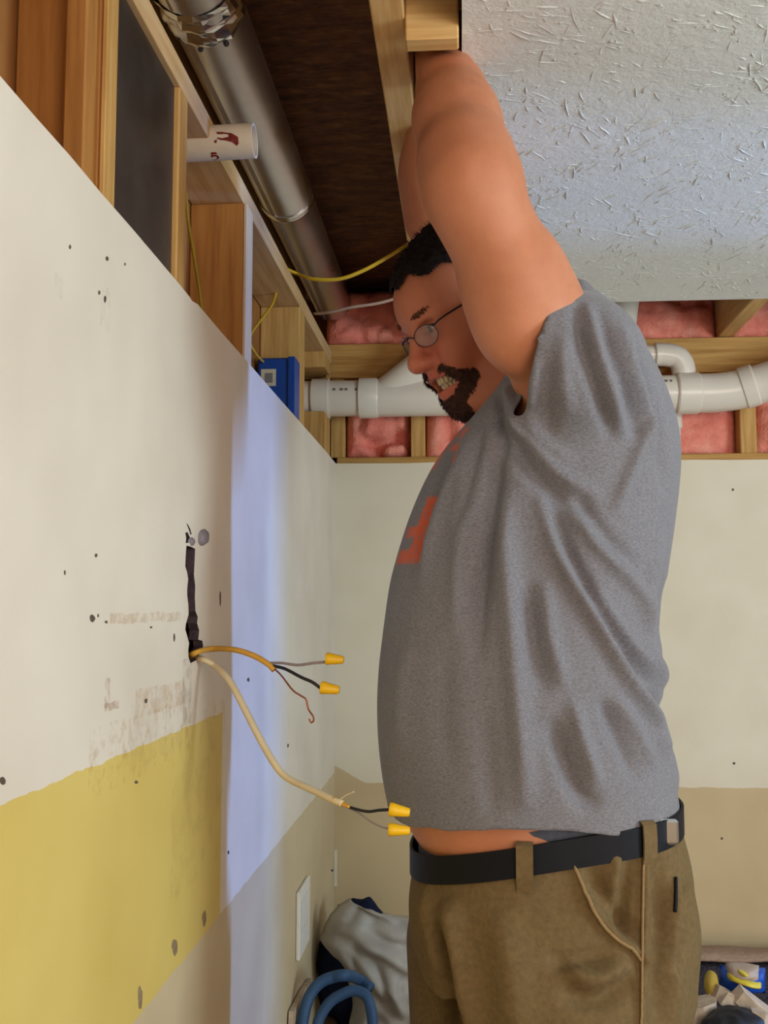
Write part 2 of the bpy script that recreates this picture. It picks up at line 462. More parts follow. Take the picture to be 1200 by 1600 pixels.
# --- back wall
WB = struct(empty('wall_back', (0.8, DB, 0)))
XR = 2.4
cut = [Vector((WX, DB, PY(530, 724, DB).z))]
for i in range(1, 30):
    cut.append(Vector((WX+(XR-WX)*i/29, DB, PY(530, 724, DB).z+random.uniform(-0.002, 0.002))))
sheet_with_holes('drywall', [[Vector((XR, DB, 0)), Vector((WX, DB, 0))]+cut], (0, 0.0127, 0), M['wall_back'], WB)
BY0, BY1 = DB+0.0135, DB+0.1025
BPT = PY(1100, 527, DB).z; BPB = PY(1100, 581, DB).z     # top plate of the back wall
box('top_plate', (WX-0.12, BY0-0.012, BPB), (XR, BY1, BPT), M['stud_x'], WB)
box('ledge', (WX, BY0, cut[0].z-0.02), (XR, BY1, PY(600, 713, DB).z), M['stud_x'], WB)
bst = []
for a, b in ((516, 538), (642, 664), (905, 928), (1157, 1183), (1420, 1443)):
    x0, x1 = PY(a, 690, BY0).x, PY(b, 690, BY0).x
    bst.append((x0, x1))
    box('stud', (x0, BY0+0.0005, PY(600, 713, DB).z), (x1, BY1, BPB), M['stud'], WB)
for q in (1, 2):
    x0 = bst[4][0]+0.42*q; bst.append((x0, x0+0.038))
    box('stud', (x0, BY0+0.0005, PY(600, 713, DB).z), (x0+0.038, BY1, BPB), M['stud'], WB)
box('sheathing', (WX-0.12, BY1+0.001, 0.0), (XR, BY1+0.02, 2.2), M['backboard'], WB, 0)
for i, (a, b) in enumerate([(1145, 765), (1147, 1193), (1128, 1310), (515, 762)]):
    blob('dent', a, b, 5, 5, M['dent'], WB, 'Y', DB, 0.0006)

# --- right and rear walls (out of frame) with openings added and sized for the light
WRt = struct(empty('wall_right', (XR, 0.3, 0)))
def wrect(parent, axis, c0, a0, a1, z0, z1):
    if axis == 'x': box('panel', (c0, a0, z0), (c0+0.1, a1, z1), M['room_wall'], parent, 0)
    else: box('panel', (a0, c0, z0), (a1, c0+0.1, z1), M['room_wall'], parent, 0)
jamb = 2.247  # unseen doorway edge, placed to cut off the blue light band
for seg_ in ((-2.3, -0.15, 0, 2.03), (-0.15, 0.85, 0, 0.85), (-0.15, 0.85, 1.95, 2.03), (0.85, 1.93, 0, 2.03), (1.93, jamb, 2.0, 2.03), (jamb, DB+0.1, 0, 2.03)):
    wrect(WRt, 'x', XR, *seg_)
WRr = struct(empty('wall_rear', (1.0, -2.3, 0)))
for seg_ in ((-0.46, 0.62, 0, 2.03), (0.62, 2.28, 0, 0.75), (0.62, 2.28, 1.95, 2.03), (2.28, XR+0.1, 0, 2.03)):
    wrect(WRr, 'y', -2.3, *seg_)

# --- ceiling: textured drywall that stops at X = 0, open joists beside it
CE = struct(empty('ceiling', (1.0, 1.0, CZ)))
CFY = PZ(1000, 471, CZ).y
edge = []
for i in range(40):
    t = i/39
    edge.append(Vector((0.0+random.uniform(-0.002, 0.002), -2.3+(CFY+2.3)*t, CZ)))
sheet_with_holes('drywall', [[Vector((XR, -2.3, CZ))]+edge+[Vector((XR, CFY, CZ))]], (0, 0, 0.0127), M['ceiling'], CE)
CT = CZ+0.0135
JX0, JX1 = PZ(580, 27, CT).x, PZ(632, 27, CT).x
box('joist', (JX0, -2.3, CT), (JX1, DB+0.09, 2.222), M['joist'], CE)
for x in (0.27, 0.676, 1.082, 1.488, 1.894):
    box('joist', (x, -2.3, CT), (x+0.04, DB+0.09, 2.222), M['joist'], CE)
bz = CT-0.028; by = PZ(680, 60, bz).y
box('blocking', (JX1+0.0005, by, bz), (-0.003, by+0.03, 2.16), M['block'], CE)
box('rim_board', (WX-0.13, BY1+0.0205, 1.95), (XR, BY1+0.05, 2.24), M['backboard'], CE, 0)
box('subfloor', (WX-0.13, -2.3, 2.2225), (XR+0.1, BY1+0.05, 2.245), M['osb'], CE, 0)
# crow's-foot texture: raised plaster strokes in fans
V, Fc = [], []
def stroke(x, y, ang, L, wd, h):
    d = Vector((math.cos(ang), math.sin(ang), 0)); s = Vector((-d.y, d.x, 0)); b0 = len(V)
    n = 4; bend = random.uniform(-0.08, 0.08)*L
    for i in range(n+1):
        t = i/n; c = Vector((x, y, CZ))+d*(L*t)+s*(bend*t*(1-t)*2)
        ww = wd*(0.35+math.sin(math.pi*min(1, t*0.9+0.1))*0.8)*random.uniform(0.7, 1.2)
        hh = h*math.sin(math.pi*(0.12+0.8*t))*random.uniform(0.5, 1.2)
        V.extend([c-s*ww+Vector((0, 0, 0.0004)), c+s*ww*0.2+Vector((0, 0, -hh)), c+s*ww+Vector((0, 0, 0.0004))])
    for i in range(n):
        a = b0+3*i
        Fc.append((a, a+1, a+4, a+3)); Fc.append((a+1, a+2, a+5, a+4))
gx = 0.0
while gx < 1.5:
    gy = 0.75
    while gy < CFY+0.05:
        cx, cy = gx+random.uniform(-0.07, 0.07), gy+random.uniform(-0.07, 0.07)
        base_a = random.uniform(0, math.pi); wide = random.uniform(0.25, 0.9)
        for q in range(random.randint(9, 20)):
            a = base_a+random.gauss(0, wide)+(math.pi if random.random() < 0.5 else 0)
            r0 = abs(random.gauss(0, 0.045)); L = random.choice((0.012, 0.018, 0.025, 0.035, 0.05))*random.uniform(0.7, 1.2)
            x0, y0 = cx+r0*math.cos(a)+random.gauss(0, 0.018), cy+r0*math.sin(a)+random.gauss(0, 0.018)
            x1, y1 = x0+L*math.cos(a), y0+L*math.sin(a)
            if min(x0, x1) > 0.015 and max(y0, y1) < CFY-0.01:
                stroke(x0, y0, a, L, random.uniform(0.001, 0.0024), random.uniform(0.0006, 0.0016))
        for q in range(10):
            x0, y0 = cx+random.uniform(-0.06, 0.06), cy+random.uniform(-0.06, 0.06)
            if x0 > 0.015 and y0 < CFY-0.02: stroke(x0, y0, random.uniform(0, 6.3), random.uniform(0.004, 0.01), random.uniform(0.001, 0.002), random.uniform(0.0006, 0.0014))
        gy += 0.10
    gx += 0.10
st = link('plaster_strokes', mesh('plaster_strokes', V, Fc), M['ceiling'], CE, True); st['kind'] = 'stuff'

# ================================================================== INSULATION
def batt(x0, x1, z0, z1, y, label, amp=0.03, seed=0, nx=34, nz=26, flip=1, grp='pink insulation batts'):
    V, Fc = [], []; rs = random.Random(seed)
    cen = [(rs.uniform(x0, x1), rs.uniform(z0, z1), rs.uniform(0.03, 0.06), rs.uniform(0.35, 1.0)) for _ in range(max(6, int((x1-x0)*(z1-z0)*500)))]
    for i in range(nz+1):
        for j in range(nx+1):
            u, v = j/nx, i/nz
            x, z = x0+(x1-x0)*u, z0+(z1-z0)*v
            e = min(u, 1-u, v, 1-v); e = min(1, e/0.12)
            lump_ = max((max(0.0, 1-((x-a)**2+(z-c)**2)/(rr0*rr0)))**0.5*s0 for a, c, rr0, s0 in cen)
            b = 0.25*mnoise.noise(Vector((x*30+seed, z*30, seed*1.7)))
            d = (0.15+1.0*lump_+b)*amp*(0.3+0.7*math.sqrt(max(0, e)))
            V.append((x, y-flip*d, z))
    for i in range(nz):
        for j in range(nx):
            a = i*(nx+1)+j; Fc.append((a, a+1, a+nx+2, a+nx+1))
    n0 = len(V)
    for i, j in ((0, 0), (0, nx), (nz, nx), (nz, 0)):
        p = V[i*(nx+1)+j]; V.append((p[0], y+0.022, p[2]))
    Fc.append((n0+3, n0+2, n0+1, n0))
    Fc.append(tuple([n0, n0+1]+[j for j in range(nx, -1, -1)]))
    Fc.append(tuple([n0+2, n0+3]+[nz*(nx+1)+j for j in range(0, nx+1)]))
    Fc.append(tuple([n0+1, n0+2]+[i*(nx+1)+nx for i in range(nz, -1, -1)]))
    Fc.append(tuple([n0+3, n0]+[i*(nx+1) for i in range(0, nz+1)]))
    o = link('insulation_batt', mesh('batt', V, Fc), M['pink'], None, True)
    return tag(o, label, 'insulation', grp)
zb0 = PY(600, 713, DB).z+0.001
g = 0.0012
yb = BY0+0.062
batt(bst[0][1]+g, bst[1][0]-g, zb0, BPB-0.001, yb, 'pink insulation batt between the two leftmost back wall studs under the drain pipe', 0.07, 1)
batt(bst[1][1]+g, bst[2][0]-g, zb0, BPB-0.001, yb, 'pink insulation batt under the drain pipe just left of the man\'s beard', 0.07, 2)
batt(bst[2][1]+g, bst[3][0]-g, zb0, BPB-0.001, yb-0.008, 'pink insulation batt under the drain pipe right behind the man\'s shoulder', 0.022, 3)
batt(bst[3][1]+g, bst[4][0]-g, zb0, BPB-0.001, yb, 'pink insulation batt under the drain pipe at the right picture edge', 0.07, 4)
for q in (4, 5):      # further bays along the same wall, outside the picture
    o = batt(bst[q][1]+g, bst[q+1][0]-g, zb0, BPB-0.001, yb, '', 0.07, 10+q)
    for k_ in ('label', 'category', 'group'): del o[k_]
    o.name = 'bay_insulation'; o.parent = WB; o.location = o.location-WB.location
batt(-0.375, JX0-0.002, BPT+0.001, 2.19, BY0+0.025, 'pink insulation stuffed in the open joist bay where the metal duct ends', 0.05, 5, nx=40)
batt(JX1+0.002, 0.268, BPT+0.001, 2.19, BY0+0.03, 'pink insulation above the top plate behind the man\'s head', 0.045, 6)
batt(0.312, 0.674, BPT+0.001, 2.19, BY0+0.03, 'pink insulation above the top plate behind the white standpipe', 0.045, 7)
batt(0.718, 1.08, BPT+0.001, 2.19, BY0+0.03, 'pink insulation above the top plate at the right picture edge', 0.045, 8)

# ================================================================== DUCT, PIPES
DX, DZ, DR = -0.414*K, HC+0.975*K, 0.053
DU = tag(empty('round_duct', (DX, 2.0, DZ-DR)), 'round galvanised metal duct running along the open joist bay', 'duct')
yA = PZ(330, 58, DZ-DR).y; yB = PZ(460, 342, DZ-DR).y
def ductseg(y0, y1, r, name='duct_section', mat='duct', lip=True):
    L = y1-y0
    pr = [(0, r), (L, r)]
    if lip: pr = [(0, r), (0.004, r+0.0015), (0.01, r+0.0015), (0.014, r), (L-0.012, r), (L-0.008, r+0.001), (L-0.002, r+0.001), (L, r)]
    return lathe(name, (DX, y0, DZ), (DX, y1, DZ), pr, M[mat], DU, 48)
ductseg(-1.0, yA-0.02, DR+0.002); ductseg(yA, yB, DR); ductseg(yB-0.004, DB-0.035, DR-0.0025)
ductseg(yB-0.012, yB+0.012, DR+0.003, 'joint_ring', 'foil')
# crumpled foil collar at the near joint
V, Fc = [], []; n, sg = 10, 36
for i in range(n+1):
    for j in range(sg):
        a = 2*math.pi*j/sg; y = yA-0.055+0.075*i/n
        r = DR+0.004+0.005*mnoise.noise(Vector((math.cos(a)*4, math.sin(a)*4, y*70)))+0.002*math.sin(i*1.8)
        V.append((DX+r*math.cos(a), y, DZ+r*math.sin(a)))
for i in range(n):
    for j in range(sg):
        a = i*sg+j; b = i*sg+(j+1) % sg; Fc.append((a, a+sg, b+sg, b))
link('foil_collar', mesh('collar', V, Fc), M['foil'], DU, False)
bm = bmesh.new(); a_ = math.radians(-115)
for y0, y1 in ((-1.0, yA-0.06), (yA+0.02, yB-0.013), (yB+0.013, DB-0.036)):
    addbox(bm, (DX+DR*math.cos(a_)-0.004, y0, DZ+DR*math.sin(a_)-0.002), (DX+DR*math.cos(a_)+0.004, y1, DZ+DR*math.sin(a_)+0.002))
bm_link('lock_seam', bm, M['duct'], DU)
for q in (-60, -100, -140):
    a = math.radians(q); c = Vector((DX+(DR)*math.cos(a), yA+0.03, DZ+DR*math.sin(a))); d = Vector((math.cos(a), 0, math.sin(a)))
    lathe('sheet_screw', c, c+d, [(0, 0.004), (0.002, 0.004), (0.004, 0.002)], M['screw'], DU, 8)

# dark sheet metal stack inside the second stud bay
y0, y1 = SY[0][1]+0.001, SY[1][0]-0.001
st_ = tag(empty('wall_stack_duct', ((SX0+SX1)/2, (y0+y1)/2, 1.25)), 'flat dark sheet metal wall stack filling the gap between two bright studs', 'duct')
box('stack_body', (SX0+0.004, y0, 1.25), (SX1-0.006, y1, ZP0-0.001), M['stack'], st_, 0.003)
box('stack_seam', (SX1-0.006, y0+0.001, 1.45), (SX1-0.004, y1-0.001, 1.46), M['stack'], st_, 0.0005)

# PVC stub with the primer mark
A = PY(250, 228, 1.70*K); B = PY(398, 220, 1.70*K)
rr = 0.0245
pst = tag(empty('pvc_pipe_stub', (A+B)/2-Vector((0, 0, rr))), 'short white plastic pipe stub with a dark red mark poking out between studs', 'pipe')
L = (B-A).length
lathe('pipe', A, B, [(0, rr), (0.06*L, rr), (L, rr), (L, rr*0.86), (L*0.6, rr*0.86)], M['pvc_dirty'], pst)
ax = (B-A).normalized(); up_ = Vector((0, 0, 1)); sd = ax.cross(up_).normalized()
def on_pipe(px, py):     # nearest hit of the picture ray with the stub
    d = ray(px, py).normalized(); o = CAM-A
    dd = d-ax*d.dot(ax); oo = o-ax*o.dot(ax)
    a, b, c = dd.dot(dd), 2*dd.dot(oo), oo.dot(oo)-(rr+0.0004)**2
    disc = max(0, b*b-4*a*c); return CAM+d*((-b-math.sqrt(disc))/(2*a))
def pipe_mark(name, poly):
    P = [on_pipe(*p) for p in poly]; c = sum(P, Vector())/len(P)
    n = (CAM-c).normalized()*0.0005
    Vv = [p+n*0.2 for p in P]+[c+n*2]
    Fv = [(i, (i+1) % len(P), len(P)) for i in range(len(P))]
    link(name, mesh(name, Vv, Fv), M['primer'], pst)
pipe_mark('primer_mark', [(333, 198), (338, 206), (348, 206), (352, 219), (345, 219), (339, 216), (338, 224), (334, 222)])
pipe_mark('primer_mark', [(347, 206), (362, 208), (372, 214), (373, 224), (370, 228), (362, 222), (350, 219)])
pipe_mark('primer_mark', [(330, 238), (338, 238), (343, 247), (336, 251), (330, 245)])

# main drain line in front of the back wall
DPY = DB-0.062; PR = 0.0475
zc = PY(600, 616, DPY-PR).z
def xat(px, py=616): return PY(px, py, DPY-PR*0.8).x
DR_ = tag(empty('drain_pipe', (0.1, DPY, zc-PR)), 'thick white plastic drain pipe with fittings crossing above the back wall drywall', 'pipe')
x_end = xat(470); x_l1 = xat(560); x_l2 = xat(590)
A0 = Vector((SX0+0.01, DPY, zc))
def pseg(name, x0, x1, r, prof=None):
    L = x1-x0
    return lathe(name, (x0, DPY, zc), (x1, DPY, zc), prof or [(0, r), (L, r)], M['pvc'], DR_, 40)
pseg('pipe', SX0+0.012, xat(1065), PR)
pseg('hub', xat(484), xat(512), PR+0.006, [(0, PR+0.003), (0.004, PR+0.006), (xat(512)-xat(484), PR+0.006)])
Lh = x_l2-x_l1
pseg('wye_hub', x_l1, x_l2, PR+0.006, [(0, PR+0.006), (Lh-0.006, PR+0.006), (Lh, PR+0.003)])
x3 = xat(740)
pseg('wye_body', x_l2-0.001, x3, PR+0.0025)
B0 = Vector((xat(590), DPY, zc)); B1 = Vector((xat(690), DPY-0.03, zc+0.12))
lb = (B1-B0).length
lathe('wye_branch', B0, B1, [(0.02, PR*0.86), (lb*0.7, PR*0.86), (lb*0.72, PR*0.98), (lb, PR*0.98), (lb, PR*0.8), (lb*0.8, PR*0.8)], M['pvc'], DR_, 32)
# right side: coupling then a bend rising to the right
xc0, xc1 = xat(1060, 605), xat(1097, 605)
pseg('coupling', xc0, xc1, PR+0.007, [(0, PR+0.004), (0.004, PR+0.007), (xc1-xc0-0.004, PR+0.007), (xc1-xc0, PR+0.003)])
e0 = Vector((xc1-0.01, DPY, zc))
pts = [e0, e0+Vector((0.05, 0, 0.0)), e0+Vector((0.11, -0.006, 0.006)), e0+Vector((0.17, -0.02, 0.02)), e0+Vector((0.24, -0.045, 0.04))]
tube('bend', pts, PR+0.003, M['pvc'], DR_, 36, n=8)
lathe('bend_hub', e0+Vector((0.118, -0.007, 0.008)), e0+Vector((0.23, -0.042, 0.039)), [(0, PR+0.004), (0.003, PR+0.0075), (0.032, PR+0.0075), (0.036, PR+0.004)], M['pvc'], DR_, 36)
tube('pipe', [e0+Vector((0.22, -0.04, 0.036)), e0+Vector((0.32, -0.07, 0.056)), e0+Vector((0.6, -0.11, 0.07)), e0+Vector((1.75, -0.12, 0.08))], PR, M['pvc'], DR_, 32)
for a, b, c2 in ((519, 524, 608), (530, 536, 608), (538, 543, 608), (554, 558, 608), (1024, 1029, 594), (1032, 1036, 594), (1039, 1044, 594), (1047, 1051, 594)):
    P = [PY(a, c2-2, DPY-PR*0.985), PY(b, c2-2, DPY-PR*0.985), PY(b, c2+2, DPY-PR*0.985), PY(a, c2+2, DPY-PR*0.985)]
    for p in P:
        p.y = DPY-math.sqrt(max(0, PR*PR-(p.z-zc)**2))-0.0006
    link('pipe_print', mesh('print', P, [(0, 1, 2, 3)]), M['print_grey'], DR_)
# thin vent pipe above it at the right
VY = DB-0.04; vr = 0.0285
vz = PY(1030, 553, VY-vr).z
vp = DR_
xv0, xv1 = PY(880, 553, VY).x, PY(1022, 553, VY).x
xe = PY(1062, 553, VY).x
vyy = VY-0.02
lathe('vent_pipe', (xv0, vyy, vz), (xv1, vyy, vz), [(0, vr*0.88), (xv1-xv0, vr*0.88)], M['pvc'], vp, 24)
el = [Vector((xv1-0.002, vyy, vz)), Vector((xv1+0.02, vyy, vz)), Vector((xe-0.012, vyy+0.0, vz-0.008)), Vector((xe+0.003, vyy+0.002, vz-0.03)), Vector((xe+0.006, vyy+0.004, vz-0.055))]
tube('vent_elbow', el, lambda t: vr+0.002, M['pvc'], vp, 24, n=6)
# upright pipes
def upright(px, ptop, pbot, ztop, zbot, r, y, label, tilt=0.0):
    x = PY(px, (ptop+pbot)/2, y-r).x
    o = tag(empty('upright_pipe', (x, y, zbot)), label, 'pipe')
    lathe('pipe', (x, y, zbot), (x+tilt, y, ztop), [(0, r), ((ztop-zbot), r)], M['pvc'], o, 24)
    lathe('hub', (x+tilt*0.7, y, zbot+(ztop-zbot)*0.75), (x+tilt, y, ztop), [(0, r+0.002), (0.003, r+0.005), (0.05, r+0.005)], M['pvc'], o, 24)
    return o
upright(972, 470, 527, 2.19, BPT+0.002, 0.040, DB-0.07, 'white plastic standpipe above the top plate behind the shoulder', 0.02)
upright(1053, 640, 722, zc-PR-0.012, PY(600, 713, DB).z+0.001, 0.022, BY0+0.004, 'narrow white upright pipe between the drain pipe and the wall behind the back')

# ================================================================== ELECTRICAL
p0 = PX(400, 560, SX1); 
bx = tag(empty('electrical_box', (0, 0, 0)), 'blue plastic electrical box nailed beside a stud above the cut wall', 'electrical box')
yb1 = SY[3][0]-0.001
bl = PY(402, 600, yb1-0.06); br = PY(459, 600, yb1-0.06)
tz = PY(430, 559, yb1-0.06).z
bx.location = ((bl.x+br.x)/2, yb1-0.03, tz-0.13)
box('box_body', (bl.x, yb1-0.062, tz-0.13), (br.x, yb1, tz), M['blue_box'], bx, 0.004)
box('box_flange', (br.x-0.012, yb1-0.066, tz-0.132), (br.x+0.003, yb1, tz+0.001), M['blue_box'], bx, 0.001)
q0 = PY(408, 577, yb1-0.0625); q1 = PY(431, 603, yb1-0.0625)
lb_ = box('box_label', (q0.x, yb1-0.0635, q1.z), (q1.x, yb1-0.0622, q0.z), M['box_label'], bx, 0)
q0 = PY(414, 583, yb1-0.0635); q1 = PY(426, 598, yb1-0.0635)
box('label_window', (q0.x, yb1-0.0642, q1.z), (q1.x, yb1-0.0637, q0.z), M['box_dark'], lb_, 0)
yc = yb1-0.035
tag(tube('thin_yellow_cable', [PX(432, 455, WX-0.05), PX(425, 476, WX-0.05), PX(405, 503, WX-0.05), PX(392, 522, WX-0.05), PX(391, 538, WX-0.052), PX(402, 556, WX-0.056), PY(412, 566, yb1-0.04)], 0.0026, M['yel_cable']),
    'thin yellow cable curving down into the blue electrical box', 'cable')
yc = SY[2][0]-0.05
tag(tube('green_yellow_wire', [PX(291, 300, WX-0.03), PX(294, 345, WX-0.03), PX(303, 400, WX-0.03), PX(311, 450, WX-0.03), PX(316, 492, WX-0.03)], 0.0022, M['green_wire']),
    'thin yellow-green wire hanging in the stud bay beside the knotted brown stud', 'cable')
yc = 2.3
tag(tube('yellow_cable', [PX(440, 417, -0.385), PY(462, 427, 2.22), PY(490, 436, 2.2), PY(530, 436, 2.2), PY(565, 424, 2.2), PY(600, 405, 2.2), PY(640, 380, 2.2)], 0.0062, M['yel_cable'], flat=0.5),
    'flat yellow cable looping under the far end of the metal duct', 'cable')
tag(tube('white_cable', [PY(492, 490, 2.45), PY(515, 488, 2.42), PY(550, 480, 2.4), PY(590, 474, 2.4), PY(625, 464, 2.4), PY(660, 450, 2.4)], 0.0055, M['grey_cable'], flat=0.6),
    'pale thin cable running across the pink insulation below the duct', 'cable')

def wire_nut(parent, base, direction, r=0.0065, L=0.021):
    d = Vector(direction).normalized()
    return lathe('wire_nut', base, Vector(base)+d, [(0, r*1.05), (0.002, r*1.15), (0.006, r*1.05), (L*0.9, r*0.74), (L, r*0.6)], M['nut'], parent, 14)
# upper cable: out of the slot
s0 = PX(300, 1020, WX-0.01); Yn = s0.y
uc = tag(empty('yellow_house_cable', s0), 'yellow sheathed cable from the wall slot with two yellow-capped ends and bare copper', 'cable')
def W2(px, py, off): return PY(px, py, Yn+off)
sh = [PX(294, 1030, WX-0.03), PX(303, 1021, WX+0.004), W2(330, 1014, -0.005), W2(365, 1015, -0.02), W2(395, 1024, -0.03), W2(418, 1037, -0.035), W2(428, 1047, -0.037)]
tube('sheath', sh, 0.0052, M['yel_dull'], uc, 12, 0.7)
t0 = W2(421, 1036, -0.035)
tube('conductor', [t0, W2(440, 1036, -0.04), W2(465, 1039, -0.045), W2(490, 1036, -0.05), W2(512, 1034, -0.05)], 0.0017, M['grey_wire'], uc, 8)
tube('conductor', [W2(424, 1040, -0.035), W2(445, 1045, -0.04), W2(470, 1058, -0.05), W2(488, 1066, -0.055), W2(503, 1077, -0.055)], 0.0021, M['black_wire'], uc, 8)
tube('bare_copper', [W2(428, 1044, -0.036), W2(440, 1056, -0.04), W2(457, 1078, -0.045), W2(470, 1087, -0.045), W2(478, 1093, -0.045), W2(482, 1108, -0.045), W2(489, 1119, -0.046), W2(490, 1126, -0.046), W2(486, 1129, -0.046), W2(483, 1123, -0.046)], 0.0011, M['copper'], uc, 6)
n0 = W2(509, 1029, -0.05); wire_nut(uc, n0, W2(540, 1031.5, -0.05)-n0, 0.0068, 0.0225)
n0 = W2(501, 1074, -0.055); wire_nut(uc, n0, W2(533, 1079, -0.055)-n0, 0.0072, 0.0235)
# lower cable: sags across to the man's belly
lc = tag(empty('white_house_cable', s0), 'pale cable sagging from the wall slot to two yellow-capped wires at the man\'s belly', 'cable')
yc2 = lambda t: -0.01-0.20*t
sh = [PX(299, 1032, WX-0.03), PX(313, 1029, WX+0.004), W2(335, 1040, -0.01), W2(358, 1063, -0.03), W2(380, 1103, -0.05), W2(405, 1152, -0.07), W2(430, 1195, -0.09), W2(450, 1216, -0.10), W2(485, 1233, -0.12), W2(520, 1250, -0.14), W2(535, 1256, -0.145)]
tube('sheath', sh, 0.0058, M['white_cable'], lc, 12, 0.7)
tube('torn_sheath', [W2(522, 1249, -0.14), W2(533, 1255, -0.143), W2(546, 1261, -0.15)], lambda t: 0.0068*(1-0.6*t), M['yel_dull'], lc, 10, 0.6)
tube('paper_shred', [W2(527, 1252, -0.14), W2(540, 1243, -0.145), W2(553, 1237, -0.15)], 0.0009, M['white_cable'], lc, 5)
tube('conductor', [W2(533, 1256, -0.145), W2(555, 1264, -0.15), W2(575, 1268, -0.155), W2(592, 1266, -0.16), W2(612, 1265, -0.16)], 0.0017, M['black_wire'], lc, 8)
tube('conductor', [W2(540, 1260, -0.145), W2(560, 1270, -0.15), W2(578, 1283, -0.155), W2(596, 1292, -0.16), W2(612, 1296, -0.16)], 0.0010, M['grey_wire'], lc, 6)
n0 = W2(608, 1264, -0.16); wire_nut(lc, n0, W2(641, 1270, -0.16)-n0, 0.0068, 0.0235)
n0 = W2(607, 1296, -0.16); wire_nut(lc, n0, W2(641, 1298, -0.16)-n0, 0.0064, 0.0240)
# outlet cover on the left wall near the corner
oc = tag(empty('outlet_cover', (0, 0, 0)), 'white outlet cover plate low on the left wall near the corner', 'outlet cover')
pa, pb = PX(462, 1395, WX), PX(476, 1395, WX); pz = PX(467, 1490, WX).z
oc.location = (WX, (pa.y+pb.y)/2, pz)
box('cover_plate', (WX+0.0005, pa.y, pz), (WX+0.009, pb.y+0.02, pa.z), M['white_plastic'], oc, 0.002)
for f_ in (0.28, 0.72):
    zz = pz+(pa.z-pz)*f_
    box('socket', (WX+0.0092, pa.y+0.02, zz-0.014), (WX+0.011, pb.y+0.0, zz+0.014), M['white_plastic'], oc, 0.001)

